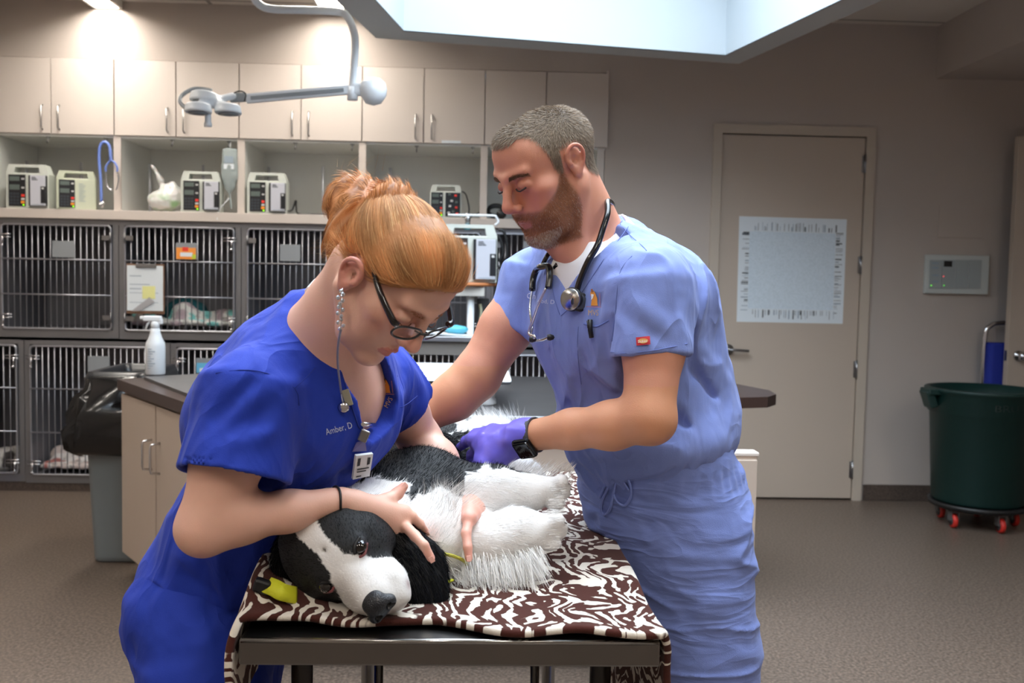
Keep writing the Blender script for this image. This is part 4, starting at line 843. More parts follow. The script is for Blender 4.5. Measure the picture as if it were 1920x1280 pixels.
def blanket():
    NU, NV = 150, 150; us = np.linspace(-.13, TX1-TX0+.26, NU); vs = np.linspace(0, 1.13, NV); vv, ff, uvs = [], [], []
    U_, V_ = np.meshgrid(us, vs, indexing='ij'); pts = np.stack([U_.ravel()*7, V_.ravel()*7, np.zeros(U_.size)], 1); nz = vnoise(pts, 4).reshape(U_.shape); nz2 = vnoise(pts*3.1, 8).reshape(U_.shape); Wt = TX1-TX0
    for i in range(NU):
        for j in range(NV):
            u, v_ = us[i], vs[j]; y0 = TY0+.006+.014*math.sin(u*9+.4)+.018*sstep(np.array(u), .0, .18)*(1-sstep(np.array(u), .30, .40))+.012*math.sin(u*31); y = float(y0+v_); z = TZ+.0125+.004*nz[i,j]+.0015*nz2[i,j]; x = TX0+u
            z += .004*math.exp(-((v_)/.03)**2)
            z += float(.055*np.exp(-((u-.00)/.05)**2-((v_-.16)/.11)**2))+float(.02*np.exp(-((u-.07)/.07)**2-((v_-.07)/.05)**2))
            if u < .0: k = -u; a = min(k/.03, PI/2); x = TX0-.012*math.sin(a)-.012*nz[i,j]*min(k*8, 1)-.01*min(k*10,1); z = z-max(0, k-.01)*1.0; z += 0
            if u > Wt: k = u-Wt; a = min(k/.03, PI/2); x = TX1+.011*math.sin(a)+.010*nz[i,j]*min(k*8, 1)+.004; z = z-max(0, k-.008)*1.0
            vv.append((x, y, z)); uvs.append((u, v_))
    for i in range(NU-1):
        for j in range(NV-1): a = i*NV+j; ff.append((a, a+NV, a+NV+1, a+1))
    me = bpy.data.meshes.new('blanket'); me.from_pydata([tuple(map(float, p)) for p in vv], [], ff); me.update(); me.polygons.foreach_set('use_smooth', [True]*len(ff))
    ul = me.uv_layers.new(name='UVMap'); vi = np.zeros(len(me.loops), np.int32); me.loops.foreach_get('vertex_index', vi); ul.data.foreach_set('uv', np.array(uvs, np.float32)[vi].ravel())
    o = link('blanket', me, mz); so = o.modifiers.new('thickness', 'SOLIDIFY'); so.thickness = .011; so.offset = -1; so.use_even_offset = False; bv = o.modifiers.new('round', 'SUBSURF'); bv.levels = 1; bv.render_levels = 1
    return o
props(blanket(), 'brown and cream zebra patterned fleece blanket spread over the exam table', 'blanket')
# ================================================================ figures
def prism_op(s, poly, n, d0, d1, k=.003, op='s'):
    "convex polygon swept along n"
    n = nrm(n); pts = [V(*p) for p in poly]; c = sum(pts)/len(pts); pl = []
    for i in range(len(pts)):
        a, b_ = pts[i], pts[(i+1)%len(pts)]; q = np.cross(b_-a, n); q = q/np.linalg.norm(q)
        if (c-a)@q > 0: q = -q
        pl.append((a, q))
    def fn(p): return np.maximum(np.max([(p-a)@q for a, q in pl], 0), np.maximum((p-c)@n-d1, d0-(p-c)@n))
    al = np.array(pts+[p+n*d1 for p in pts]+[p+n*d0 for p in pts]); return s._add(fn, al.min(0), al.max(0), k, op)
class Frame:
    def __init__(s, o, f, u, sc=1.0):
        s.o = V(*o); s.Y = nrm(f); s.Z = nrm(V(*u)-(V(*u)@s.Y)*s.Y); s.X = np.cross(s.Z, s.Y)*-1; s.X = -np.cross(s.Y, s.Z); s.s = sc
        s.R = np.array([s.X, s.Y, s.Z])
    def __call__(s, x, y, z): return s.o+s.s*(x*s.X+y*s.Y+z*s.Z)
    def loc(s, p): return (p-s.o)@s.R.T/s.s
def head(S_, H, fem=False, ez=.002, cr=.078, ey=0.):
    k_ = H.s; E = lambda x, y, z, r, k=.012, op='u': S_.ell(H(x,y,z), [q*k_ for q in r], H.R, k, op)
    Cp = lambda a, b, ra, rb, k=.012, op='u': S_.cap(H(*a), H(*b), ra*k_, rb*k_, k, op)
    E(0,-.014 if not fem else -.006,.030,(.0755,.096,cr) if not fem else (.073,.087,.072)); E(0,.045,.045,(.060,.046,.055),.02); E(0,.03,-.035,(.058,.060,.062),.03)
    jw = .052 if not fem else .047
    for s in (-1,1):
        Cp((s*.062,.0,-.045),(s*.038,.050,-.088),.014,.014,.025); Cp((s*.038,.050,-.088),(s*.012,.078,-.102),.014,.015,.02)
        E(s*.046,.058,-.014,(.022,.024,.018),.02)                                  # cheekbone
        E(s*.034,.062,-.05,(.022,.024,.03),.022)                                   # cheek
        Cp((s*.010,.095,.026),(s*.044,.080,.029),.0065 if not fem else .004,.006,.014)   # brow ridge
    E(0,.08,-.062,(.027,.018,.026),.018); E(0,.086,-.098,(.018,.015,.015),.014)
    for s in (-1,1): E(s*.031,.103,.008,(.019,.013,.012),.014,'s')                 # orbit
    Cp((0,.094,.018),(0,.114,-.016),.008,.0085,.012); E(0,.117,-.024,(.0105,.011,.0095),.008)
    Cp((0,.112,-.032),(0,.098,-.036),.005,.006,.006)
    for s in (-1,1):
        E(s*.0125,.104,-.030,(.0066,.009,.0068),.006); E(s*.0065,.112,-.0375,(.0032,.005,.004),.003,'s')
        # lids: a full lid with a narrow downward opening
        E(s*.031,.0835,.006,(.0150,.0118,.0112),.004)
        Cp((s*.020,.0955,.0015),(s*.031,.099,-.001),.0018,.0027,.0015,'s'); Cp((s*.031,.099,-.001),(s*.042,.0925,.0015),.0027,.0016,.0015,'s')
        Cp((s*.019,.0935,.013),(s*.031,.097,.0155),.0012,.0012,.002,'s'); Cp((s*.031,.097,.0155),(s*.043,.090,.012),.0012,.001,.002,'s')
    u_ = .0042 if fem else .0028
    Cp((-.021,.092,-.064),(-.006,.1015,-.0585),.003,u_,.004); Cp((-.006,.1015,-.0585),(.006,.1015,-.0585),u_,u_,.004); Cp((.006,.1015,-.0585),(.021,.092,-.064),u_,.003,.004)
    Cp((-.018,.093,-.067),(0,.099,-.0705),.003,u_+.0007,.004); Cp((0,.099,-.0705),(.018,.093,-.067),u_+.0007,.003,.004)
    Cp((-.023,.0945,-.0648),(0,.106,-.0645),.0011,.0013,.002,'s'); Cp((0,.106,-.0645),(.023,.0945,-.0648),.0013,.0011,.002,'s')
    for s in (-1,1):      # ears
        pts = [(.0715,.004,-.018),(.0745,.012,.0),(.079,.012,.018),(.084,.002,.031),(.088,-.013,.033),(.090,-.024,.022),(.088,-.026,.006),(.083,-.020,-.010),(.078,-.010,-.022),(.075,-.004,-.029),(.0735,.002,-.026)]
        pts = [H(s*(.075+(a-.075)*.85),-.006+ey+(b+.006)*.80,.002+ez+(c-.002)*.84) for a, b, c in smooth_path(pts, 3)]; S_.chain(pts, [.0033*k_]*len(pts), .0025)
        RX = Matrix.Rotation(0, 3, 'Z'); E(s*.077,-.009+ey,.004+ez,(.0045,.0145,.022),.006); E(s*.0765,-.001+ey,-.018+ez,(.0045,.0065,.009),.006)
        E(s*.0825,-.004+ey,.003+ez,(.008,.0082,.0115),.003,'s'); Cp((s*.0825,-.002+ey,.0195+ez),(s*.085,-.0165+ey,.010+ez),.0032,.0032,.003,'s'); Cp((s*.085,-.0165+ey,.010+ez),(s*.084,-.015+ey,-.004+ez),.003,.0025,.003,'s'); E(s*.079,.0075+ey,ez,(.004,.0045,.0055),.002)
def eyes(H, parent, iris, px=''):
    for s in (-1,1):
        b = B(); c = H(s*.031,.0832,.006); k = H.s; d = nrm(H(0,1,-.72)-H.o); rot = Vector((0,0,1)).rotation_difference(Vector(d)).to_matrix()
        b.lathe([(.0106*math.sin(a)*k, -.0106*math.cos(a)*k) for a in np.linspace(0.001, PI-.62, 10)], c, n=20, rot=rot); b.out('eye', mat('eye_white', (225,222,218), .2), parent, True)
        b = B(); b.lathe([(.0106*math.sin(a)*k*1.006, -.0106*math.cos(a)*k*1.006) for a in np.linspace(PI-.62, PI-.001, 5)], c, n=16, rot=rot); b.out('iris', iris, parent, True)
def curve3(H, pts): return [H(*p) for p in pts]
def fabric(p, seed, sc=V(14,14,9), a=1.0):
    "soft folds with sharp ridges"
    w = p+.02*np.stack([vnoise(p*9, seed+31), vnoise(p*9, seed+32), vnoise(p*9, seed+33)], 1); n = vnoise(w*sc, seed); m = np.clip(.5+vnoise(p*6, seed+9), 0, 1)
    return a*(-.0085*m*np.clip(1-np.abs(n)*2.2, 0, 1)**2+.0026*vnoise(w*sc*2.3, seed+4)+.0006*vnoise(p*70, seed+5))
def creases(lines):
    L = [(V(*a), V(*b), r, d) for a, b, r, d in lines]
    def f(p):
        o = np.zeros(len(p))
        for a, b, r, dp in L:
            if np.min(np.linalg.norm(p-(a+b)/2, axis=1)) > np.linalg.norm(b-a)/2+3*r+.05: continue
            d = b-a; t = np.clip((p-a)@d/(d@d), 0, 1); q = np.linalg.norm(p-a-t[:,None]*d, axis=1)
            o += dp*np.exp(-(q/r)**2)*np.sin(np.clip(t, .02, .98)*PI)**.5
        return o
    return f
def hand(S_, wrist, knuck, fingers, thumb, fr=.0085, side=None, k=.006, grow=0, palm_r=.013, wr=.023):
    "palm from wrist to the four knuckles; every finger its own chain"
    g = grow; W_ = V(*wrist)
    for i, kn in enumerate(knuck): S_.cap(W_+(V(*kn)-W_)*.22, kn, .018+g, palm_r+g, k=.012)
    S_.cap(knuck[0], knuck[-1], palm_r-.002+g, palm_r-.002+g, k=.01)
    for i, fg in enumerate(fingers):
        r0 = fr*(1, 1.03, .98, .86)[i%4]; n = len(fg)
        for j in range(n-1): S_.cap(fg[j], fg[j+1], r0*(1-.09*j)+g, r0*(1-.09*(j+1))+g, k=.0035)
    n = len(thumb)
    for j in range(n-1): S_.cap(thumb[j], thumb[j+1], fr*(1.45-.2*j)+g, fr*(1.45-.2*(j+1))+g, k=.006)
m_skin = lambda nm: mat(nm, (220,170,145), .48, attr=True, sss=.12, bump=.12, bscale=500, noise=.05, nscale=45)
m_hairs = mat('hair_strands', (120,100,80), .55, attr=True, spec=.22); m_furm = mat('dog_fur', (200,200,200), .9, attr=True, spec=.04)
m_nails = mat('nail', (228,172,158), .3)
# ---------------------------------------------------------------- the man
man = thing('person', 'bearded man in light blue scrubs with stethoscope bending over the dog at right', 'person', (.45,1.88,0))
psi, th = math.radians(33), math.radians(31)
fM = V(-math.cos(psi)*math.cos(th), -math.sin(psi)*math.cos(th), -math.sin(th)); uM = V(-math.cos(psi)*math.sin(th), -math.sin(psi)*math.sin(th), math.cos(th))
HM = Frame(P(1027,314,1.77), fM, uM, .955)
shL, shR = P(1226,528,1.66), P(1003,528,1.97)
latM = nrm((shL-shR)*V(1,1,0)); fwM = nrm(V(latM[1], -latM[0], 0)); fwM = fwM if fwM[0] < 0 else -fwM; upM = V(0,0,1.); RM = np.array([latM, fwM, upM])
elL, wrL = P(1216,782,1.60), P(985,818,1.74); elR, wrR = P(893,705,1.93), P(765,800,1.90)
hipM = P(1245,930,1.90)
def man_arms(s):
    s.chain([shL, shL*.5+elL*.5+V(.004,0,0), elL], [.055,.049,.041], .02)
    s.chain([elL, elL*.72+wrL*.28+V(0,0,-.004), elL*.4+wrL*.6, wrL], [.039,.0385,.032,.0262], .02)
    s.ell(elL+V(.010,0,-.008), .030, k=.02)
    s.chain([shR, shR*.5+elR*.5, elR], [.054,.050,.044], .02); s.chain([elR, elR*.7+wrR*.3+V(-.003,0,-.01), wrR], [.046,.044,.029], .02)
gl = {}
knL = [P(915,822,1.80), P(903,840,1.81), P(905,858,1.79), P(915,872,1.76)]
fgL = [[knL[0], P(890,822,1.83), P(874,829,1.86), P(862,838,1.88)], [knL[1], P(885,852,1.86), P(880,872,1.87), P(884,888,1.86)], [knL[2], P(893,872,1.83), P(893,892,1.83), P(898,905,1.82)], [knL[3], P(907,888,1.79), P(909,902,1.79), P(912,912,1.79)]]
tbL = [P(952,812,1.77), P(925,808,1.80), P(895,815,1.84), P(873,826,1.86)]
knR = [P(742,800,1.90), P(738,812,1.90), P(738,824,1.89), P(742,836,1.88)]
fgR = [[q, q+V(-.02,0,-.012), q+V(-.03,0,-.035), q+V(-.03,0,-.055)] for q in knR]
tbR = [P(758,796,1.88), P(745,790,1.86), P(733,792,1.84), P(727,802,1.83)]
s = SDF(); head(s, HM, ez=.004, cr=.071)
nk0, nk1 = HM(0,-.028,-.03), P(1122,478,1.83)
s.chain([nk0, nk1], [.056,.064], .02); s.cap(HM(.058,-.012,-.035), P(1085,478,1.76), .012, .012, .02); s.cap(HM(-.03,.045,-.10), P(1075,482,1.78), .02, .03, .03)
s.ell(P(1142,572,1.83), (.170,.105,.13), RM, .03); s.cap(P(1142,572,1.83), P(1205,830,1.88), .11, .12, .03); s.cap(shL, shR, .05, .05, .03); s.ell(hipM, (.155,.11,.13), RM, .03)
kneeN, kneeF = V(.46,1.78,.50), V(.40,2.02,.50); ankN, ankF = V(.47,1.80,.09), V(.43,2.04,.09)
hN, hF = hipM+V(.035,-.085,-.10), hipM+V(-.01,.085,-.10)
for a, b_, c in ((hN,kneeN,ankN),(hF,kneeF,ankF)): s.chain([a, b_, c], [.075,.05,.033], .03); s.cap(c+V(.02,0,-.04), c+V(-.13,-.02,-.055), .03, .024, .02)
man_arms(s); hand(s, wrL, knL, fgL, tbL); hand(s, wrR, knR, fgR, tbR)
def hairm(l):
    z0 = np.interp(l[:,1], [-.12,-.06,-.040,-.030,-.012,.014,.018,.030,.036,.047,.060,.075,.12], [-.045,-.05,-.03,.012,.036,.036,-.006,.004,.045,.078,.084,.080,.078])
    return l[:,2]-z0
def beardm(l):
    y, z, x = l[:,1], l[:,2], np.abs(l[:,0])
    up = np.interp(y, [.0,.018,.03,.05,.07,.085,.1,.12], [-.03,.004,-.004,-.024,-.036,-.046,-.043,-.043]); up = np.where((x < .024) & (y > .08), -.043, up)
    m = np.minimum(up-z, (y-np.interp(z, [-.12,-.08,-.06,.0], [.03,.012,.012,.016])))
    m = np.minimum(m, .13+z)
    lips = ((x/.021)**2+((z+.0655)/.009)**2 < 1) & (y > .085); return np.where(lips, -.01, m)
def man_col(v):
    l = HM.loc(v); c = np.tile(lin(206,144,118), (len(v), 1)); hd = np.linalg.norm(l, axis=1) < .17
    red = np.exp(-((np.abs(l[:,0])-.045)**2+(l[:,1]-.075)**2+(l[:,2]+.02)**2)/.028**2)+1.1*np.exp(-(l[:,0]**2+(l[:,1]-.115)**2+(l[:,2]+.025)**2)/.018**2)+.9*sstep(np.abs(l[:,0]), .078, .086)*(np.abs(l[:,2]) < .05)
    c = c*(1-np.clip(red, 0, 1)[:,None]*hd[:,None]*V(.08,.24,.22)); n_ = .5+.5*vnoise(v*220, 3)
    bm_ = sstep(beardm(l), -.003, .006)*hd; bc = lin(140,96,74)*(1-sstep(-l[:,2], .085, .10)[:,None]*.0); gr = (sstep(-l[:,2], .088, .102)*sstep(l[:,1], .06, .08))[:,None]; bc = bc*(1-gr)+lin(150,135,122)*gr
    c = c*(1-bm_[:,None]*.8)+bc*bm_[:,None]*.8
    hm = sstep(hairm(l), -.002, .006)*hd*(np.abs(l[:,0]) < .0745+.02*(l[:,2] > .036)); c = c*(1-hm[:,None])+lin(120,104,88)*hm[:,None]
    lp = ((np.abs(l[:,0])/.022)**2+((l[:,2]+.0645)/.010)**2 < 1) & (l[:,1] > .088) & hd; c[lp] = lin(180,116,98)
    arm = (v[:,2] < 1.16) & (v[:,0] < .40) & ~hd; c[arm] = lin(206,146,112); return c
bodyM = sdfobj('body', s, .0024, m_skin('man_skin'), man, man_col, relax=1)
eyes(HM, man, mat('iris_blue_grey', (70,80,84), .15))
# lashes and brows
def brow(H, parent, col, n, th_=.0007, ln=.009, y0=.094):
    o_ = None
    for s_ in (-1,1):
        r_, nn, ff = [], [], []
        for i in range(n):
            t = rng.random(); x = s_*(.011+.037*t); z = .0215+.006*math.sin(t*2.2)-.003*t+rng.normal(0,.0016); y = .0995-.018*t**1.6+.0005; r_.append(H(x,y,z)); nn.append(H.R[1]*.9+H.X*s_*.4*t); ff.append(H.X*s_+H.Z*(.5-.9*t))
        nn = np.array(nn); nn /= np.linalg.norm(nn, axis=1)[:,None]
        strands('eyebrow', np.array(r_), nn, np.array(ff), ln, th_, m_hairs, parent, np.tile(lin(*col), (len(r_),1)), lift=.12, jitter=.12)
brow(HM, man, (112,86,64), 420, .0005, ln=.010)
for s_ in (-1,1): B().tube(curve3(HM, [(s_*.018,.0952,.003),(s_*.025,.0985,.0008),(s_*.032,.0992,-.0002),(s_*.039,.0962,.0012),(s_*.044,.0915,.0030)]), .0015, 6).out('eyelashes', mat('lash', (50,36,30), .7), man, True)
# hair and beard
def hmask(c, n): l = HM.loc(c); return (hairm(l) > 0)*(np.linalg.norm(l, axis=1) < .16)*((np.abs(l[:,0]) < .076)|(l[:,2] > .036))
rt, nn = sample(bodyM, 42000, hmask); l = HM.loc(rt); fl = HM.R[1]*.8+np.outer(-np.sign(l[:,2]-.2), HM.Z)*-1.0+np.outer(np.sign(l[:,0])*.3, HM.X); fl = HM.R[1]*(-.2+1.2*sstep(l[:,1], -.09, .02))[:,None]+HM.Z*(-1+1.0*sstep(l[:,2], .05, .10))[:,None]
ln = np.interp(l[:,2], [-.05,.0,.06,.1], [.006,.008,.010,.012]); cc = np.where(rng.random(len(rt))[:,None] < .35, lin(160,142,120), lin(130,112,94))*rng.uniform(.75,1.2,(len(rt),1))
strands('hair', rt, nn, fl, ln, .00055, m_hairs, man, cc, lift=.38, jitter=.12, bend=9)
rt, nn = sample(bodyM, 24000, lambda c, n: (beardm(HM.loc(c)) > .0)*(np.linalg.norm(HM.loc(c), axis=1) < .16)*sstep(beardm(HM.loc(c)), -.002, .012)); l = HM.loc(rt); gr = (l[:,2] < -.088)*(l[:,1] > .062)*.6+.05
cc = np.where(rng.random(len(rt))[:,None] < gr[:,None], lin(206,196,182), lin(164,112,80))*rng.uniform(.6,1.3,(len(rt),1)); strands('beard', rt, nn, -HM.Z+HM.R[1]*.1, .006, .00045, m_hairs, man, cc, lift=.5, jitter=.25)
# scrub top
m_scr = mat('light_blue_scrubs', (124,142,206), .85, noise=.03, nscale=60, bump=.25, bscale=700, sheen=.1, fold=.9)
hemL_a, hemL_b = P(1225,560,1.655), P(1218,668,1.640); hemR_a, hemR_b = P(985,540,1.97), P(957,622,1.95)
s = SDF()
s.ell(P(1146,580,1.825), (.188,.126,.155), RM, .03); s.cap(P(1150,620,1.83), P(1200,800,1.865), .155, .165, .04, sq=(fwM,.80)); s.ell(P(1206,812,1.865), (.176,.150,.075), RM, .03)
s.cap(shL+V(-.01,0,-.012), P(1130,450,1.80)+V(0,0,-.02), .058, .055, .04); s.cap(shR, P(1105,478,1.86), .058, .055, .04)
s.ell(P(1225,550,1.77), (.085,.085,.08), RM, .04); s.ell(P(1155,450,1.90), (.07,.06,.04), RM, .03)
s.cap(P(1250,560,1.82), P(1290,770,1.88), .085, .10, .05)
s.cap(shL+V(-.004,0,-.004), shL+V(-.004,0,-.03), .064, .066, .03); s.cone(shL+V(-.012,0,.0), hemL_b, .067, .0690, .003, .02); s.cap(shR, shR+V(0,0,-.02), .06, .06, .03); s.cone(shR+V(0,0,.01), hemR_b, .066, .0565, .003, .02)
s.cone(hemL_b*.80+hemL_a*.20, hemL_b+(hemL_b-hemL_a)*.3, .058, .0605, .001, .001, 's'); s.cone(hemR_b*.75+hemR_a*.25, hemR_b+(hemR_b-hemR_a)*.4, .046, .0515, .001, .001, 's')
s.cone(nk0*.3+nk1*.7+V(0,0,-.01), HM(0,-.03,.0), .070, .080, .01, .012, 's')
Vp = [P(1056,540,1.74), P(1112,468,1.69), P(1150,412,1.70), P(1100,395,1.80), P(1052,440,1.84), P(1048,480,1.82)]
prism_op(s, Vp, fwM, -.05, .2, .004)
cr = [(P(1143,700,1.66),P(1165,560,1.62),.010,.006),(P(1128,640,1.68),P(1150,540,1.64),.012,-.004),(P(1090,640,1.72),P(1120,820,1.74),.018,.005),(P(1060,660,1.78),P(1085,800,1.76),.014,-.004),(P(1285,560,1.68),P(1300,700,1.72),.012,.006),
 (P(1290,680,1.72),P(1350,770,1.80),.012,.006),(P(1270,720,1.72),P(1340,810,1.78),.012,-.005),(P(1250,760,1.70),P(1310,830,1.74),.012,.006),(P(1300,640,1.72),P(1355,720,1.82),.012,-.005),(P(1180,560,1.60),P(1260,620,1.58),.016,-.004),(P(1170,590,1.58),P(1250,640,1.57),.010,.003),
 (P(1195,800,1.70),P(1130,835,1.72),.012,.005),(P(1160,740,1.69),P(1120,690,1.70),.012,-.004),(P(1330,760,1.80),P(1355,830,1.82),.010,-.005),(P(1310,780,1.78),P(1325,840,1.78),.008,.005),(P(1280,790,1.74),P(1290,845,1.74),.008,.005),(P(930,560,1.95),P(985,600,1.93),.010,.003),(P(925,590,1.95),P(975,625,1.93),.008,-.003),(P(1020,560,1.86),P(1010,640,1.84),.012,.004)]
cf = creases(cr)
s.post = lambda p, d: d+2.0*cf(p)+fabric(p, 2)+.0022*np.exp(-((p[:,2]-.985)/.03)**2)*np.sin(p[:,0]*150+p[:,1]*170+3*vnoise(p*20))
topM = sdfobj('scrub_top', s, .0034, m_scr, man, relax=1)
# undershirt
s = SDF(); s.ell(P(1146,580,1.825), (.178,.119,.145), RM, .03); s.cap(nk1+V(0,0,-.03), P(1128,455,1.825), .072, .066, .03); s.cone(nk1+V(0,0,-.012), HM(0,-.03,-.02), .068, .082, .004, .006, 's'); s.cap(P(1062,510,1.79), P(1110,485,1.77), .022, .024, .03)
s.ell(P(1085,530,1.775), (.06,.03,.06), RM, .03); s.cap(HM(-.0,.05,-.105), P(1062,455,1.75), .03, .03, .01, 's')
s.post = lambda p, d: d+.001*vnoise(p*40)
sdfobj('undershirt', s, .0035, mat('white_cotton', (236,236,236), .9), man, relax=1)
# trousers
s = SDF(); s.ell(hipM+V(0,0,.0), (.176,.142,.125), RM, .03); s.cap(P(1225,862,1.87), P(1240,920,1.89), .165, .17, .03, sq=(fwM,.82))
for a, b_, c, w_ in ((hN,kneeN,ankN,1),(hF,kneeF,ankF,1)): s.chain([a+V(0,0,.05), a*.5+b_*.5, b_, c+V(0,0,.0)], [.112,.100,.085,.075], .02)
s.cap(hipM+V(.03,-.03,-.10), hipM+V(.03,-.02,-.3), .13, .12, .03); s.plane((0,0,.05), (0,0,-1))
cr = [(P(1180,930,1.74),P(1380,945,1.80),.008,.003),(P(1200,985,1.74),P(1395,1000,1.80),.010,.0035),(P(1190,1010,1.74),P(1390,1035,1.80),.008,-.003),(P(1210,1060,1.72),P(1380,1040,1.80),.010,.003),(P(1230,1100,1.72),P(1350,1080,1.76),.009,-.003),(P(1165,900,1.75),P(1150,1060,1.78),.012,.004),
 (P(1250,870,1.74),P(1262,960,1.73),.008,.004),(P(1300,870,1.74),P(1310,930,1.74),.008,.004),(P(1210,870,1.74),P(1220,920,1.74),.008,-.003),(P(1275,860,1.74),P(1280,930,1.73),.008,-.003),(P(1372,900,1.80),P(1385,1250,1.78),.006,.003),(P(1250,1150,1.70),P(1370,1130,1.74),.012,.003),(P(1270,1200,1.70),P(1380,1190,1.74),.012,-.003)]
cf2 = creases(cr)
s.post = lambda p, d: d+2.0*cf2(p)+fabric(p, 7, V(7,7,26))+.0016*np.exp(-((p[:,2]-.975)/.02)**2)*np.sin(p[:,0]*190+p[:,1]*190)
pantM = sdfobj('scrub_trousers', s, .0036, mat('light_blue_trousers', (118,136,200), .85, noise=.03, nscale=60, bump=.25, bscale=700, sheen=.1, fold=.6, fmap=(.5,.5,1.8)), man, relax=1)
for c in (ankN, ankF):
    s = SDF(); s.cap(c+V(.03,0,-.045), c+V(-.06,-.01,-.045), .042, .044, .03); s.cap(c+V(-.06,-.01,-.055), c+V(-.16,-.02,-.06), .042, .034, .03); s.plane((0,0,.004), (0,0,-1)); sdfobj('shoe', s, .006, mat('shoe_dark', (40,42,48), .6), man)
# gloves
m_glove = mat('violet_nitrile', (122,113,228), .35, coat=.15, bump=.3, bscale=60)
for nm_, w_, kn, fg, tb_, cu in (('glove', wrL, knL, fgL, tbL, elL), ('glove', wrR, knR, fgR, tbR, elR)):
    s = SDF(); hand(s, w_, kn, fg, tb_, grow=.0022); d_ = nrm(cu-V(*w_)); s.cone(V(*w_)-d_*.02, V(*w_)+d_*.022, .0285 if cu is elL else .031, .0300, .001, .012)
    if cu is elL: s.cap(V(*w_), P(925,845,1.79), .026, .024, .02); s.cap(P(935,845,1.77), P(920,872,1.765), .024, .021, .02); s.cap(P(905,868,1.78), P(902,886,1.79), .013, .011, .015); s.cap(V(*w_)-d_*.01, P(890,825,1.83), .016, .011, .02)
    s.post = lambda p, d: d+.0012*np.sin(((p-wrL)@V(.6,.3,.7))*260+2*vnoise(p*30))*np.exp(-np.linalg.norm(p-wrL, axis=1)/.06)+.0006*vnoise(p*70)
    sdfobj(nm_, s, .0024, m_glove, man, relax=1)
# watch
dW = nrm(elL-wrL); wc = wrL+dW*.012; t = nrm(np.cross(dW, V(0,-1,.1))); 
rotW = Matrix(np.array([nrm(np.cross(V(0,-1,-.2), dW)), np.cross(dW, nrm(np.cross(V(0,-1,-.2), dW))), dW]).T.tolist())
b = B(); b.lathe([(.0292,-.013),(.0312,-.013),(.0314,.0125),(.0295,.0125)], wc, n=32, rot=rotW); wb = b.out('watch_band', mat('watch_band_grey', (62,60,64), .6), man, True)
wd = nrm(P(988,845,1.70)-P(982,820,1.74)); wd = nrm(wd-(wd@dW)*dW); q = wc+wd*.0325; z_ = wd; x_ = dW; y_ = np.cross(z_, x_); Rw = Matrix(np.array([x_, y_, z_]).T.tolist())
B().box(q, (.0185,.0205,.006), Rw, .006, 3).out('watch_case', mat('watch_case', (30,30,32), .2, .6), wb, True); B().box(q+z_*.0052, (.0155,.0175,.0015), Rw, .003, 2).out('watch_face', mat('watch_glass', (6,6,8), .08, coat=1), wb, True)
# stethoscope (separate thing worn round the neck), badges and pen
bvM = bvh(topM); bvU = bvM
def onM(x, y, off): h, n = hit(bvM, x, y, off); return h if h is not None else None
ts = thing('stethoscope', 'black stethoscope with steel chest piece hung round the neck of the man', 'stethoscope', P(1080,560,1.6))
m_tub = mat('black_tubing', (14,14,16), .22, coat=.4)
pp = [(1143,382),(1139,400),(1130,430),(1120,460),(1108,495),(1095,525),(1088,548)]
tb3 = [P(1146,400,1.90), P(1148,384,1.82), P(1139,378,1.755)]+[ (lambda h: h if h is not None and i > 3 else P(x, y, 1.735-.012*i))(onM(x, y, .009)) for i, (x, y) in enumerate(pp) if i > 0]
B().tube(smooth_path(tb3, 6), .0054, 12).out('tubing', m_tub, ts, True)
lf = [P(1058,450,1.80)]+[onM(x, y, .008) if onM(x, y, .008) is not None else P(x,y,1.80) for x, y in ((1052,470),(1047,490),(1043,508))]
B().tube(smooth_path(lf, 6), .0054, 10).out('tubing', m_tub, ts, True)
lf = [P(1037,465,1.82)]+[onM(x, y, .008) if onM(x, y, .008) is not None else P(x,y,1.82) for x, y in ((1030,485),(1022,505))]
B().tube(smooth_path(lf, 6), .0042, 10).out('tubing', m_tub, ts, True)
g3 = lambda x, y, o_=.01, fb=1.80: (onM(x, y, o_) if onM(x, y, o_) is not None else P(x, y, fb))
B().tube(smooth_path([g3(1007,546), g3(1009,525), g3(1016,508), g3(1026,503,.012), g3(1037,507,.012), g3(1038,522), g3(1035,543)], 6), .0062, 10).out('yoke', m_tub, ts, True)
et1 = smooth_path([g3(1007,546), g3(1005,580,.011), g3(1006,608,.013), g3(1010,624,.02), g3(1020,632,.022), g3(1031,634,.016), g3(1037,631,.013)], 6)
et2 = smooth_path([g3(1034,543,.013), g3(1026,570,.016), g3(1017,600,.02), g3(1009,620,.026), P(1003,630,1.76), P(998,636,1.765)], 6)
B().tube(et1, .0026, 8).out('ear_tube', m_chrome, ts, True); B().tube(et2, .0026, 8).out('ear_tube', m_chrome, ts, True)
B().lathe([(.0,-.006),(.005,-.005),(.006,0),(.004,.006),(0,.008)], et1[-1]+V(.003,0,0), n=12, axis='X').out('ear_tip', m_black, ts, True); B().lathe([(.0,-.006),(.005,-.005),(.006,0),(.004,.006),(0,.008)], et2[-1], n=12, axis='X').out('ear_tip', m_black, ts, True)
c1 = g3(1077,563,.022); c2 = g3(1090,568,.018); 
def disc(c, n, r, th_, m, nm, par):
    rot = Vector((0,0,1)).rotation_difference(Vector(nrm(n))).to_matrix(); return B().lathe([(.0,-th_/2),(r*.85,-th_/2),(r,-th_*.3),(r,th_*.3),(r*.94,th_/2),(.0,th_/2)], c, n=28, rot=rot).out(nm, m, par, True)
n1_ = V(-.75,-.65,.0); n2_ = V(-.05,-1,-.05); d1_ = P(1074,563,1)-0; 
B().tube([g3(1088,546,.010), g3(1083,558,.018)], .0055, 10).out('stem', m_chrome, ts, True)
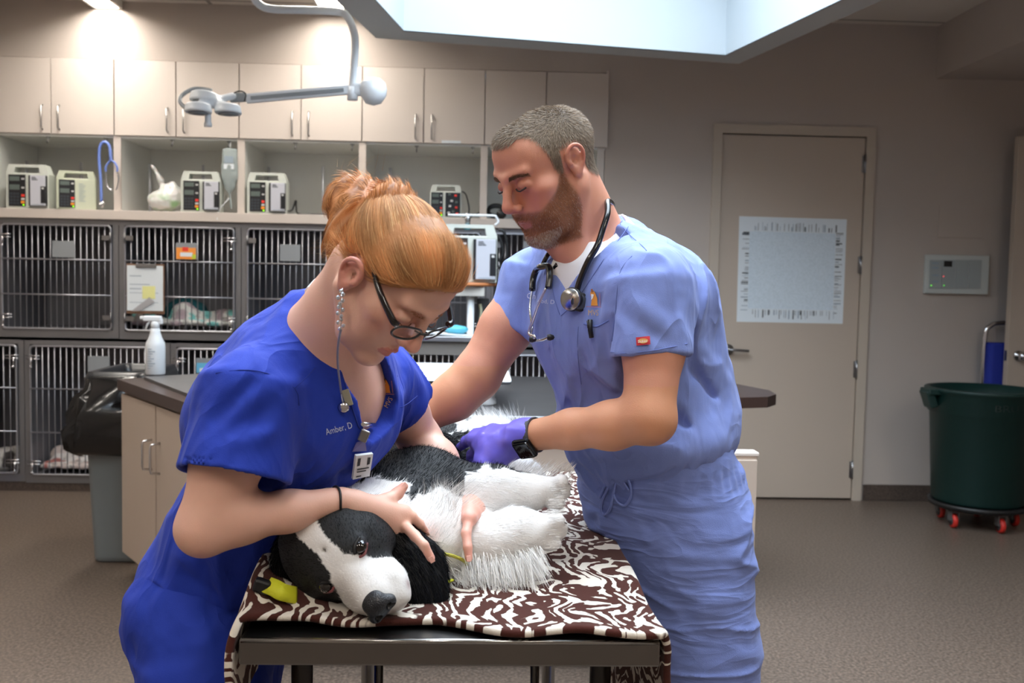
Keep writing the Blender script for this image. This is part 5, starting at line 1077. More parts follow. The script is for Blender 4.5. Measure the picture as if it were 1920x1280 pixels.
cp = disc(P(1070,561,c1[1]), V(-.62,-.78,.05), .0195, .008, mat('brushed_steel_bell', (170,168,165), .25, 1.0), 'chest_piece', ts); disc(P(1070,561,c1[1])+V(.003,.005,0), V(-.62,-.78,.05), .0208, .007, m_black, 'rim', cp)
cp2 = disc(P(1087,566,c1[1]), V(.2,-.97,-.05), .0165, .010, m_black, 'bell', ts); disc(P(1087,566,c1[1]-.0055), V(.2,-.97,-.05), .0128, .003, mat('diaphragm', (66,70,78), .3), 'diaphragm', cp2)
m_thread = mat('gold_thread', (206,172,120), .7); m_orange = mat('orange_thread', (224,150,60), .7); m_pale = mat('white_thread', (206,212,232), .7); m_wt = mat('white_patch', (235,235,235), .7); m_rt = mat('rose_thread', (176,120,140), .7)
decal_text('embroidered_name', 'Ch', 988, 559, .08, 15, bvM, m_pale, man); decal_text('embroidered_name', 'ood, D', 1009, 567, .10, 11, bvM, m_pale, man)
decal_text('embroidered_letters', 'MVS', 1103, 591, .02, 15, bvM, m_thread, man, sx=.75)
def poly_decal(nm, pts, tree, m, par, off=.0015):
    pts = [(x, y) for x, y in pts]; return decal(nm, pts, [tuple(range(len(pts)))], tree, m, par, off)
def logo(cx, cy, s_, rot, tree, par):
    ca, sa = math.cos(rot), math.sin(rot); T = lambda L: [(cx+s_*(x*ca-y*sa), cy+s_*(x*sa+y*ca)) for x, y in L]
    poly_decal('embroidered_dog', T([(-3,-18),(1,-15),(4,-10),(7,-2),(7,6),(8,12),(-5,12),(-4,4),(-3,-3),(-6,-8),(-6,-13)]), tree, m_orange, par); poly_decal('embroidered_face', T([(-4,-10),(1,-9),(-1,-2),(-4,1),(-4,-4)]), tree, m_wt, par, .0022)
    poly_decal('embroidered_ear', T([(-5,-18),(-2,-20),(1,-14),(-3,-12)]), tree, mat('brown_thread', (150,90,50), .7), par, .0022); poly_decal('embroidered_lines', T([(11,-12),(12.2,-12),(13.2,12),(12,12)]), tree, m_rt, par); poly_decal('embroidered_lines', T([(-14,13),(15,14),(15,15.3),(-14,14.3)]), tree, m_rt, par)
logo(1114, 561, 1.0, 0, bvM, man)
gx_ = [(1193+25*u_/6+w_/4, 633-2*u_/6+15*w_/4) for w_ in range(5) for u_ in range(7)]; lb_ = decal('sleeve_label', gx_, [(i_*7+j_, i_*7+j_+1, i_*7+j_+8, i_*7+j_+7) for i_ in range(4) for j_ in range(6)], bvM, mat('red_label_cloth', (190,34,48), .6), man, .0035); 
decal('label_emblem', [(1206+9*math.cos(a), 639.5+4.6*math.sin(a)) for a in np.linspace(0, 2*PI, 16)[:-1]], [tuple(range(15))], bvM, mat('label_gold', (214,160,90), .6), man, .0048); decal_text('label_text', 'Dickies', 1197, 643, -.06, 6.5, bvM, m_wt, man, sx=.85, off=.0058)
for dy, nm in ((0,'sleeve_seam'),):
    b = B(); b.tube([q for q in (g3(x, y, .0008, None) if onM(x,y,.0008) is not None else None for x, y in ((1146,660),(1170,662),(1200,660),(1230,656),(1262,650),(1288,644))) if q is not None], .0009, 6); b.out('sleeve_seam', mat('seam_blue', (100,116,180), .9), man, True)
def seam(pts, tree, m, par, r=.0006, nm='seam', off=.0006):
    q = [hit(tree, x, y, off)[0] for x, y in pts]; q = [a for a in q if a is not None]
    if len(q) > 2: B().tube(smooth_path(q, 3), r, 6).out(nm, m, par, True)
m_sm = mat('seam_blue', (112,128,190), .9)
seam([(1052,592),(1075,570),(1100,535),(1130,490),(1160,450),(1178,425)], bvM, m_sm, man); seam([(1050,590),(1040,560),(1036,530),(1038,500)], bvM, m_sm, man)
seam([(1163,420),(1180,440),(1205,462),(1212,470)], bvM, m_sm, man); seam([(1185,480),(1165,505),(1158,540),(1155,580),(1148,640)], bvM, m_sm, man)
seam([(1095,607),(1115,612),(1125,610),(1142,600)], bvM, m_sm, man, .0014); seam([(1085,612),(1083,640),(1085,680),(1090,720)], bvM, m_sm, man); seam([(920,603),(945,617),(975,627),(998,628)], bvM, m_sm, man)
pen = thing('pen', 'black pen clipped in the chest pocket of the man', 'pen', g3(1110,610,.004)); B().tube([g3(1109,599,.004), g3(1110,618,.005), g3(1112,632,.004)], .0042, 8).out('pen_barrel', m_black, pen, True); B().tube([g3(1107,601,.009), g3(1109,615,.009)], .0014, 6).out('pen_clip', m_dgrey, pen, True)
# drawstring
bvP = bvh(pantM); gp = lambda x, y, o_=.004: (hit(bvP, x, y, o_)[0] if hit(bvP, x, y, o_)[0] is not None else P(x, y, 1.74))
for pts in ([(1158,882),(1150,895),(1142,915),(1132,935),(1130,955),(1138,963),(1146,950),(1152,925),(1157,900),(1160,884)], [(1162,882),(1176,890),(1184,910),(1184,930),(1174,946),(1160,940),(1152,925)], [(1158,884),(1140,905),(1128,932)], [(1164,882),(1172,902),(1182,918)]):
    B().tube(smooth_path([gp(*q) for q in pts], 4), .0026, 6).out('drawstring', m_scr, man, True)
# ---------------------------------------------------------------- the woman
wom = thing('person', 'red haired woman with glasses in royal blue scrubs leaning over the dog', 'person', (-.42,1.58,0))
fW = V(.45,-.35,-.82); uW = V(.686,-.449,.569); HW = Frame(P(732,507,1.37), fW, uW, .925)
wR, wL = P(470,742,1.39), P(712,705,1.69)          # her right (near) and left (far) shoulder
latW = nrm(wL-wR); spW = nrm(P(600,665,1.52)-P(385,1060,1.60)); fwW = nrm(np.cross(latW, spW)); fwW = fwW if fwW[0] > 0 else -fwW; spW = np.cross(fwW, latW); spW = spW if spW[2] > 0 else -spW; RW = np.array([latW, fwW, spW])
eR, hR = P(382,990,1.345), P(640,938,1.425); eL, hL = P(786,822,1.77), P(872,925,1.655)
chW, waW, hpW = P(580,770,1.55), P(455,1000,1.60), P(402,1140,1.62)
knW = [P(757,962,1.465), P(756,982,1.460), P(748,1000,1.465), P(735,1014,1.475)]
fgW = [[knW[0], P(772,968,1.465), P(787,982,1.475), P(797,996,1.490)], [knW[1], P(778,1004,1.425), P(795,1022,1.405), P(808,1046,1.405)], [knW[2], P(768,1022,1.465), P(784,1042,1.465), P(796,1060,1.475)], [knW[3], P(750,1034,1.485), P(764,1052,1.490), P(772,1066,1.495)]]
tbW = [P(690,945,1.445), P(728,937,1.465), P(745,925,1.480), P(757,912,1.485)]
knV = [P(880,972,1.545), P(886,962,1.570), P(892,955,1.595), P(900,952,1.620)]
fgV = [[knV[0], P(874,1000,1.520), P(877,1026,1.505), P(879,1046,1.500)], [knV[1], P(886,984,1.575), P(888,1000,1.58), P(889,1012,1.585)], [knV[2], P(902,976,1.575), P(908,998,1.565), P(910,1014,1.565)], [knV[3], P(914,970,1.600), P(920,990,1.595), P(924,1004,1.595)]]
tbV = [P(874,945,1.605), P(858,958,1.585), P(850,974,1.565), P(846,990,1.555)]
s = SDF(); head(s, HW, True, -.014, .0, .010)
n0, n1 = HW(0,-.03,-.04), P(598,650,1.49)
s.chain([n0, n0*.5+n1*.5, n1], [.050,.050,.058], .02); s.cap(P(620,620,1.45), P(660,740,1.50), .035, .03, .04); s.ell(P(640,745,1.55), (.09,.05,.09), RW, .04)
s.cap(chW, waW, .115, .10, .04, sq=(fwW,.8)); s.cap(wR, wL, .045, .045, .03); s.cap(n1, chW, .06, .09, .04); s.cap(waW, hpW, .085, .09, .04)
s.cap(P(610,660,1.50), P(480,735,1.41), .045, .045, .03)
kW1, kW2 = V(-.40,1.42,.50), V(-.44,1.72,.50); aW1, aW2 = V(-.52,1.42,.09), V(-.54,1.74,.09)
for a, b_, c in ((hpW+V(.01,-.08,-.05),kW1,aW1),(hpW+V(.0,.08,-.05),kW2,aW2)): s.chain([a, b_, c], [.070,.05,.032], .03); s.cap(c+V(-.02,0,-.04), c+V(.12,-.01,-.055), .03, .024, .02)
s.chain([wR, wR*.5+eR*.5, eR], [.048,.046,.036], .02); s.chain([eR, eR*.75+hR*.25+V(0,0,.004), eR*.4+hR*.6, hR], [.034,.0335,.0265,.0195], .02)
s.chain([wL, wL*.4+eL*.6, eL], [.046,.042,.036], .02); s.chain([eL, eL*.6+hL*.4, hL], [.036,.034,.0205], .02)
hand(s, hR, knW, fgW, tbW, fr=.0082, palm_r=.0115); hand(s, hL, knV, fgV, tbV, fr=.0085, palm_r=.0115)
def whair(l):
    z0 = np.interp(l[:,1], [-.12,-.06,-.035,-.022,-.010,.012,.022,.040,.058,.075,.088,.12], [-.030,-.038,-.03,.0,.020,.014,.010,.020,.040,.062,.076,.080]); return l[:,2]-z0
def wcol(v):
    l = HW.loc(v); c = np.tile(lin(226,178,158), (len(v), 1)); hd = np.linalg.norm(l, axis=1) < .165
    red = .8*np.exp(-((np.abs(l[:,0])-.045)**2+(l[:,1]-.075)**2+(l[:,2]+.02)**2)/.026**2)+1.0*np.exp(-(l[:,0]**2+(l[:,1]-.115)**2+(l[:,2]+.025)**2)/.02**2)+1.1*sstep(np.abs(l[:,0]), .074, .082)*(np.abs(l[:,2]) < .05)
    c = c*(1-np.clip(red, 0, 1)[:,None]*hd[:,None]*V(.08,.30,.28))
    lp = ((np.abs(l[:,0])/.022)**2+((l[:,2]+.0645)/.0105)**2 < 1) & (l[:,1] > .088) & hd; c[lp] = lin(204,128,120)
    hm = sstep(whair(l), .0, .006)*hd*((np.abs(l[:,0]) < .074)|(l[:,2] > .032)); c = c*(1-hm[:,None])+lin(172,116,68)*hm[:,None]
    for kn in fgW+fgV:
        t = np.exp(-(np.linalg.norm(v-kn[-1], axis=1)/.018)**2); c = c*(1-t[:,None]*V(.03,.20,.18))
    t = .8*np.exp(-(np.linalg.norm(v-knV[0], axis=1)/.07)**2); c = c*(1-t[:,None]*V(.04,.24,.22))
    t = np.exp(-(np.linalg.norm(v-tbW[-1], axis=1)/.018)**2); c = c*(1-t[:,None]*V(.03,.20,.18)); return c
bodyW = sdfobj('body', s, .0022, m_skin('woman_skin'), wom, wcol, relax=1); bvB = bvh(bodyW)
eyes(HW, wom, mat('iris_blue_grey', (70,80,84), .15)); brow(HW, wom, (176,120,80), 90, ln=.006)
for s_ in (-1,1): B().tube(curve3(HW, [(s_*.018,.0952,.003),(s_*.025,.0985,.0008),(s_*.032,.0992,-.0002),(s_*.039,.0962,.0012),(s_*.044,.0915,.0030)]), .0009, 6).out('eyelashes', mat('lash_red', (110,70,50), .7), wom, True)
# hair: a cap swept back into a bun
m_hcap = mat('hair_cap', (176,112,58), .5, attr=True, bump=.3, bscale=120)
bunc = P(668,395,1.455); bun0 = HW(.0,-.076,.046)
s = SDF(); k_ = HW.s; s.ell(HW(0,-.007,.030), [q*k_ for q in (.0785,.092,.078)], HW.R, .01); s.ell(HW(0,.045,.047), [q*k_ for q in (.0655,.050,.060)], HW.R, .025)
def hpost(p, d):
    l = HW.loc(p); hl = -whair(l)*.97-.002; ear = .022-np.sqrt((l[:,1]-.002)**2+((l[:,2]+.012)*.75)**2)
    o = np.maximum(d+.0012*np.sin(l[:,0]*120+3*np.sin(l[:,1]*30))*0, hl); o = np.maximum(o, ear*(np.abs(l[:,0]) > .05)-(np.abs(l[:,0]) <= .05)); return o
s.post = hpost
def hcol(v): n_ = vnoise(HW.loc(v)*V(130,25,90), 3); return lin(172,116,68)*(1+.25*n_[:,None])
capW = sdfobj('hair', s, .003, m_hcap, wom, hcol, relax=1)
rt, nn = sample(capW, 40000, lambda c, n: (np.linalg.norm(c-bun0, axis=1) > .035)*(whair(HW.loc(c)) > -.004)); l = HW.loc(rt); tgt = bun0-rt; tn = tgt/np.linalg.norm(tgt, axis=1)[:,None]
fl = tn+HW.R[1]*-.3+HW.X*(np.sign(l[:,0])*.35*np.clip(.06-l[:,2], 0, .06)/.06)[:,None]+HW.Z*.15
base = np.stack([vnoise(l*V(70,16,70), 5)]*3, 1); cc = lin(204,148,98)*(1+.45*base)*rng.uniform(.82,1.18,(len(rt),1)); cc = np.where(rng.random((len(rt),1)) < .1, lin(240,200,145), cc)
strands('hair', rt, nn, fl, np.minimum(.05, np.linalg.norm(tgt, axis=1)*.85), .0006, m_hairs, wom, cc, lift=.03, jitter=.03, seg=5, bend=15)
# the bun: looped coil and a hanging tail
s = SDF(); Bx = nrm(P(700,420,1.45)-P(640,350,1.45)); 
loop = [P(708,430,1.43), P(708,400,1.44), P(698,372,1.45), P(670,356,1.46), P(643,362,1.46), P(636,384,1.455), P(655,400,1.45), P(690,412,1.44)]
s.chain(smooth_path(loop, 3), [.017]*(len(smooth_path(loop, 3))), .012)
tail = smooth_path([P(698,398,1.44), P(672,400,1.435), P(645,425,1.43), P(630,455,1.425), P(640,480,1.43)], 4); s.chain(tail, list(np.linspace(.026,.008,len(tail))), .012)
s.chain([HW(0,-.078,.05), P(710,425,1.44), P(690,395,1.445)], [.035,.026,.024], .02); s.ell(P(664,385,1.452), .026, k=.02)
s.post = lambda p, d: d+.0016*np.sin((p@nrm(V(1,.2,-.8)))*420+4*vnoise(p*25))+.001*vnoise(p*90)
bunW = sdfobj('hair_bun', s, .0026, m_hcap, wom, lambda v: lin(172,112,66)*(1+.3*np.sin((v@nrm(V(1,.2,-.8)))*300+4*vnoise(v*25)))[:,None], relax=1)
LP = np.array(smooth_path(loop, 3)+tail); LT = np.vstack([LP[1:]-LP[:-1], LP[-1:]-LP[-2:-1]])
rt, nn = sample(bunW, 13000); i = np.argmin(np.linalg.norm(rt[:,None]-LP[None], axis=2), 1); fl = LT[i]/np.linalg.norm(LT[i], axis=1)[:,None]
strands('hair_bun_strands', rt, nn, fl, .024, .0007, m_hairs, wom, lin(196,136,84)*rng.uniform(.6,1.4,(len(rt),1)), lift=.05, jitter=.06, seg=4, bend=30)
nk = np.array([HW(x, -.07, -.035) for x in rng.uniform(-.05,-.01,90)]+[HW(-.055,-.045,-.028)]*40)+rng.normal(0,.008,(130,3)); strands('loose_hair', nk, np.tile(-HW.R[1],(130,1)), np.tile(V(-.5,.1,-.5),(130,1)), .035, .0003, m_hairs, wom, np.tile(lin(226,190,140),(130,1)), lift=.3, jitter=.35, seg=5, curl=.08)
rt = P(672,345,1.455)+rng.normal(0,.016,(40,3)); strands('flyaway_hair', rt, np.tile(V(0,0,1.),(40,1)), np.tile(V(.4,0,.3),(40,1)), .03, .00025, m_hairs, wom, np.tile(lin(226,180,120),(40,1)), lift=.4, jitter=.5, seg=5, curl=.1)
B().tube(smooth_path([P(718,395,1.43),P(712,410,1.425),P(700,425,1.43),P(690,430,1.44),P(698,412,1.455),P(712,396,1.45)], 4, True), .003, 8, closed=True).out('hair_tie', m_black, wom, True)
# glasses
gl_ = thing('glasses', 'black rimmed eyeglasses worn by the red haired woman', 'glasses', HW(0,.1,0)); m_fr = mat('glasses_frame', (22,16,18), .2, coat=.5); m_lens = mat('glasses_lens', (235,240,245), .03, trans=.0, alpha=.12)
zc = .000
for s_ in (-1,1):
    lp = []; 
    for k in range(28):
        a = 2*PI*k/28; cx = math.copysign(abs(math.cos(a))**.75, math.cos(a))*.0255; cz_ = math.copysign(abs(math.sin(a))**.8, math.sin(a))*.0135; lp.append(HW(s_*.034+cx, .1125-.10*((s_*.034+cx)**2)/.034*.9, zc+cz_+.0))
    B().tube(lp, .0017, 8, closed=True).out('rim', m_fr, gl_, True)
    b = B(); b.bm.faces.new([b.bm.verts.new(tuple(q)) for q in lp]); b.out('lens', m_lens, gl_, True)
    hx = s_*.0605; tp = smooth_path([HW(hx,.100,zc+.009), HW(s_*.0690,.095,zc+.012), HW(s_*.0765,.06,zc+.018), HW(s_*.0745,.03,.021), HW(s_*.070,.012,.024)], 5)
    b = B(); n_ = len(tp); 
    b.tube(tp, [float(np.interp(i, [0,5,14,n_], [.0050,.0048,.0040,.0028])) for i in range(n_)], 8); b.out('temple', m_fr, gl_, True)
    for k in (0,1): B().lathe([(.0014,-.001),(.0014,.001)], HW(s_*(.0640-.003*k),.1035,zc+.010), n=8, rot=Vector((0,0,1)).rotation_difference(Vector(HW.R[1])).to_matrix()).out('rivet', m_chrome, gl_, True)
    B().tube([HW(s_*.0085,.1125,zc+.004), HW(s_*.010,.104,zc-.002)], .0012, 6).out('nose_pad_arm', m_fr, gl_, True)
B().tube(smooth_path([HW(-.010,.1125,zc+.004), HW(0,.1165,zc+.0075), HW(.010,.1125,zc+.004)], 5), .0019, 8).out('bridge', m_fr, gl_, True)
# scrub top, royal blue
m_blue = mat('royal_blue_scrubs', (12,50,166), .8, noise=.03, nscale=60, bump=.2, bscale=700, sheen=.05, fold=.9)
hemRa, hemRb = P(455,775,1.385), P(439,893,1.36); hemLa, hemLb = P(735,690,1.70), P(755,756,1.735)
s = SDF(); s.cap(chW, waW, .135, .115, .04, sq=(fwW,.86)); s.ell(P(635,805,1.53), (.13,.060,.07), RW, .05); s.cap(P(520,665,1.53), P(583,596,1.52), .065, .040, .04); s.cap(P(600,690,1.53), P(500,790,1.53), .10, .12, .05, sq=(latW,1.1))
s.cap(wR+V(0,0,.005), P(595,640,1.53)+V(0,0,-.02), .062, .062, .04); s.cap(wL, P(625,655,1.56)+V(0,0,-.02), .055, .058, .04); s.cap(waW, P(402,1100,1.62), .112, .122, .04)
s.cone(P(474,722,1.40), hemRb, .070, .077, .003, .03); s.cone(P(705,708,1.67), hemLb, .056, .056, .003, .03)
dR = nrm(hemRb-hemRa); s.cone(hemRb-dR*.014, hemRb+dR*.05, .0695, .0715, .001, .001, 's'); dL = nrm(hemLb-hemLa); s.cone(hemLb-dL*.014, hemLb+dL*.05, .048, .051, .001, .001, 's')
s.cone(n1+nrm(n1-n0)*.005, HW(-.0,-.02,-.02), .056, .054, .008, .010, 's')
Vw = [P(598,590,1.44), P(622,690,1.44), P(660,800,1.47), P(664,802,1.50), P(664,740,1.565), P(656,680,1.585), P(622,600,1.555)]
prism_op(s, Vw, fwW, -.045, .2, .004)
cr = [(P(430,700,1.36),P(560,700,1.42),.010,.004),(P(560,690,1.40),P(540,860,1.40),.014,.006),(P(540,720,1.38),P(520,880,1.37),.012,-.004),(P(420,815,1.31),P(530,750,1.33),.014,.005),(P(430,845,1.31),P(530,800,1.32),.012,-.004),(P(390,800,1.31),P(440,750,1.32),.012,.003),
 (P(560,760,1.42),P(610,900,1.46),.016,-.006),(P(590,800,1.43),P(640,900,1.48),.012,.005),(P(690,700,1.55),P(700,820,1.52),.007,.004),(P(712,700,1.56),P(715,820,1.54),.006,-.003),(P(650,860,1.47),P(700,830,1.52),.010,.004),(P(450,640,1.44),P(560,600,1.50),.012,-.004),(P(480,700,1.36),P(440,820,1.31),.014,-.004),(P(400,780,1.31),P(500,700,1.34),.010,.004),
 (P(300,1060,1.48),P(420,1120,1.50),.012,.005),(P(330,1030,1.48),P(300,1180,1.48),.014,-.005),(P(390,1040,1.49),P(370,1160,1.48),.012,.005),(P(740,700,1.66),P(775,740,1.68),.008,.003)]
cfw = creases(cr); s.post = lambda p, d: d+1.8*cfw(p)+fabric(p, 12, V(12,12,9), .8)
topW = sdfobj('scrub_top', s, .0032, m_blue, wom, relax=1); bvW = bvh(topW)
s = SDF(); s.ell(hpW, (.155,.122,.12), RW, .03); s.ell(P(362,1160,1.60), (.10,.092,.10), RW, .04)
for a, b_, c in ((hpW+V(.01,-.08,-.05),kW1,aW1),(hpW+V(.0,.08,-.05),kW2,aW2)): s.chain([a, a*.5+b_*.5, b_, c], [.105,.095,.080,.072], .02)
s.plane((0,0,.05), (0,0,-1)); cfx = creases([(P(250,1190,1.5),P(420,1240,1.5),.008,.003),(P(240,1200,1.5),P(300,1270,1.5),.010,.004),(P(300,1180,1.5),P(320,1280,1.5),.010,.003)])
s.post = lambda p, d: d+1.3*cfx(p)+fabric(p, 17, V(10,10,16))
sdfobj('scrub_trousers', s, .0045, mat('royal_blue_trousers', (14,48,156), .85, bump=.2, bscale=700, fold=.9), wom, relax=1)
for c in (aW1, aW2):
    s = SDF(); s.cap(c+V(-.03,0,-.045), c+V(.06,-.01,-.045), .040, .042, .03); s.cap(c+V(.06,-.01,-.055), c+V(.15,-.01,-.06), .04, .032, .03); s.plane((0,0,.004), (0,0,-1)); sdfobj('shoe', s, .006, mat('shoe_dark', (40,42,48), .6), wom)
for tip, pre in ((fgW[0][-1],fgW[0][-2]),(fgW[1][-1],fgW[1][-2]),(fgV[0][-1],fgV[0][-2]),(tbW[-1],tbW[-2])):
    t_ = nrm(tip-pre); v_ = nrm(CAM-tip); n_ = nrm(v_-(v_@t_)*t_); sd_ = np.cross(t_, n_); R_ = Matrix(np.array([sd_, t_, n_]).T.tolist()); B().box(tip+n_*.0059+t_*.001, (.0036,.0046,.0007), R_, .0006, 2).out('fingernail', m_nails, wom, True)
# white undershirt edge, hair tie on the wrist, earring, lanyard, badge
uq = [P(596,556,1.49), P(590,552,1.51), P(606,545,1.53), P(625,540,1.55)]
B().tube(smooth_path([P(584,550,1.475), P(598,534,1.50), P(616,526,1.52), P(628,524,1.54)], 5), .011, 10).out('undershirt_edge', mat('white_cotton', (236,236,236), .9), wom, True)
dH = nrm(hR-eR); cW_ = hR-dH*.006; rot = Vector((0,0,1)).rotation_difference(Vector(dH)).to_matrix(); pts = [cW_+np.array(rot @ Vector((.0215*math.cos(a), .0215*math.sin(a), .002*math.sin(2*a)))) for a in np.linspace(0, 2*PI, 28)[:-1]]
o = B().tube(pts, .0018, 8, closed=True).out('hair_elastic', m_black); props(o, 'thin black hair elastic round the near wrist of the woman', 'hair elastic')
ear = HW(-.079,-.004,-.026)
er = thing('crystal_earring', 'dangling cluster of clear crystals hanging from the ear of the woman', 'earring', ear); m_cry = mat('crystal', (225,228,235), .08, .6, coat=1)
er.location = Vector([float(t) for t in P(641,543,1.30)])
for k in range(13):
    t = k/12; q = P(640+5*math.sin(k*2.4)-2*math.sin(t*3), 546+t*70, 1.296+.002*math.cos(k*2.1)); b = B(); r_ = .0034-.0006*t
    m_ = bmesh.ops.create_icosphere(b.bm, subdivisions=1, radius=r_)['verts']; bmesh.ops.translate(b.bm, verts=m_, vec=Vector(q)); b.out('crystal', m_cry, er, True)
B().tube([P(642,540,1.298), P(640,580,1.297), P(639,618,1.296)], .0006, 5).out('earring_wire', m_chrome, er, True)
# the coiled lead that hangs from the earring
gw = lambda x, y, o_=.003, fb=1.47: (hit(bvW, x, y, o_)[0] if hit(bvW, x, y, o_)[0] is not None else (hit(bvB, x, y, o_)[0] if hit(bvB, x, y, o_)[0] is not None else P(x, y, fb)))
ln_ = thing('lanyard', 'thin grey cord with small silver beads down the neckline of the woman', 'lanyard', P(634,700,1.44))
cordp = [P(639,618,1.300), P(635,640,1.32), P(633,665,1.35), P(634,690,1.38), P(637,715,1.41), P(640,738,1.425)]
B().tube(smooth_path(cordp, 6), .0016, 6).out('cord', mat('grey_cord', (150,150,175), .5), ln_, True)
c_ = P(641,762,1.425); c_ = gw(641,762,.006)
B().lathe([(.0,-.003),(.006,-.003),(.0085,0),(.006,.003),(0,.003)], c_, n=14, axis='Y').out('silver_bead', m_chrome, ln_, True); B().tube([P(640,738,1.425), c_], .0014, 6).out('cord', mat('grey_cord', (150,150,175), .5), ln_, True)
B().box(gw(649,744,.005), (.0055,.0015,.012), Matrix.Rotation(-.3, 3, 'Y'), .001).out('tag', mat('khaki_tag', (150,146,128), .6), ln_, True)
bd = thing('name_badge', 'clear badge holder with white card clipped to the blue top of the woman', 'badge', gw(668,860,.01))
bp = lambda x, y, o_=.010: gw(x, y, o_)
c4 = [bp(661,846), bp(688,843), bp(688,843)+(bp(684,876)-bp(688,843)), bp(658,886)]
q0, q1, q3 = bp(660,847,.012), bp(689,843,.012), bp(655,887,.012); q2 = q1+(q3-q0)*.95; nb = nrm(np.cross(q1-q0, q3-q0)); nb = nb if nb@RAY(670,860) < 0 else -nb
b = B(); e_ = [q0, q1, q2, q3]; bk = [q-nb*.004 for q in e_]; b.quad(*e_); b.quad(*bk[::-1]); [b.quad(e_[i], bk[i], bk[(i+1)%4], e_[(i+1)%4]) for i in range(4)]; b.out('card', m_paper, bd, True)
g2 = lambda u, w: q0*(1-u)*(1-w)+q1*u*(1-w)+q2*u*w+q3*(1-u)*w+nb*.0008
b = B()
b.quad(g2(.12,.12), g2(.28,.1), g2(.28,.42), g2(.12,.44)); b.out('photo', m_ink, bd, True); B().quad(g2(.7,.12), g2(.86,.12), g2(.86,.42), g2(.7,.44)).out('photo', m_ink, bd, True)
for w0, u1 in ((.55,.85),(.66,.7),(.86,.45)): B().quad(g2(.15,w0), g2(u1,w0), g2(u1,w0+.05), g2(.15,w0+.05)).out('print_line', m_ink, bd, True)
b = B(); e_ = [bp(656,843,.006), bp(664,826,.006), bp(680,822,.006), bp(682,842,.006)]; b.quad(*e_); b.out('strap', mat('violet_strap', (90,88,150), .4), bd, True)
B().box(bp(676,812,.010), (.007,.003,.009), Matrix.Rotation(.4, 3, 'Y'), .002).out('clip', m_steel, bd, True)
sv = lambda q0, q1, r_, m_, nm, par: B().tube([q0, q1], r_, 8).out(nm, m_, par, True)
sv(bp(675,792,.008), bp(700,804,.008), .0032, m_chrome, 'metal_clip', bd)
vial = thing('small_vial', 'tiny white vial clipped on the blue placket of the woman', 'vial', gw(698,747,.006)); B().tube([gw(690,752,.006), gw(704,741,.006)], .0055, 10).out('vial_body', mat('vial_white', (225,225,228), .3), vial, True)
decal_text('embroidered_name', 'Amber, D', 611, 815, -.27, 17, bvW, m_pale, wom, sx=.75)
decal_text('embroidered_letters', 'MVS', 727, 766, -1.05, 13, bvW, m_thread, wom, sx=.9); logo(725, 725, .95, -.08, bvW, wom)
m_sb = mat('seam_dark_blue', (12,40,130), .9)
seam([(596,556),(612,620),(640,700),(672,800),(690,820)], bvW, m_sb, wom, .0012); seam([(365,868),(400,885),(450,905),(520,925)], bvW, m_sb, wom); seam([(405,700),(450,694),(500,700),(552,728),(560,760)], bvW, m_sb, wom); seam([(552,728),(590,690),(610,650)], bvW, m_sb, wom)
seam([(730,764),(755,762),(782,742)], bvW, m_sb, wom); seam([(672,686),(700,700),(745,705)], bvW, m_sb, wom)
# ================================================================ the dog
dog = thing('dog', 'black and white spaniel lying on its side on the zebra patterned blanket', 'dog', (-.05,1.8,TZ+.02))
Fd = V(.57,-.68,-.46); Ud = V(-.503,-.732,.459)
HD = Frame(P(629,1048,1.372)-.030*nrm(Ud)-.032*nrm(Fd), Fd, Ud, 1.0)   # +X lateral; check sign below
sg = 1 if HD.X@V(.65,.03,.76) > 0 else -1                            # side of the upper eye
s = SDF(); hd_ = lambda x, y, z: HD(sg*x, y, z)
E = lambda x, y, z, r, k=.012, op='u': s.ell(hd_(x,y,z), r, HD.R, k, op)
E(-.008,-.022,-.006,(.071,.070,.058)); E(0,.01,.004,(.054,.05,.040),.02)
s.cap(hd_(0,.03,-.014), hd_(0,.090,-.022), .039, .034, .02); s.cap(hd_(0,.02,.012), hd_(0,.098,.0), .022, .021, .02)
for i in (-1,1): E(i*.028,.076,-.030,(.023,.036,.026),.012); E(i*.048-.004,.0,-.028,(.028,.046,.036),.02); E(i*.026,.036,.027,(.016,.016,.009),.012); E(i*.035,.040,.020,(.0145,.0125,.010),.006)
for i in (-1,1): E(i*.019,.104,-.034,(.021,.020,.021),.012)
E(0,.098,-.052,(.020,.024,.014),.01)
s.cap(hd_(0,.06,.013), hd_(0,.016,.040), .004, .006, .012, 's')
for i in (-1,1): s.ell(hd_(i*.0355,.050,.0275), (.0085,.0075,.0075), HD.R, .003, 's')
s.cap(hd_(-.02,.124,-.040), hd_(.02,.124,-.040), .002, .002, .003, 's'); s.cap(hd_(0,.124,-.018), hd_(0,.124,-.038), .0016, .0016, .003, 's')
for i in (-1,1): s.chain([hd_(i*.018,.122,-.040), hd_(i*.034,.090,-.054), hd_(i*.036,.05,-.05)], [.0022,.002,.0015], .004, 's')
# neck and trunk
B0, B1, B2, B3 = P(745,1000,1.60), P(770,962,1.72), P(790,906,1.90), P(835,866,2.12)
s.chain([HD(0,-.05,-.02), P(690,1015,1.53), B0], [.060,.075,.092], .04); s.chain([B0, B1, B2, B3], [.092,.098,.090,.080], .05)
s.ell(P(815,1010,1.60), (.070,.08,.070), k=.04); s.ell(P(690,945,1.64), (.08,.10,.07), k=.04)
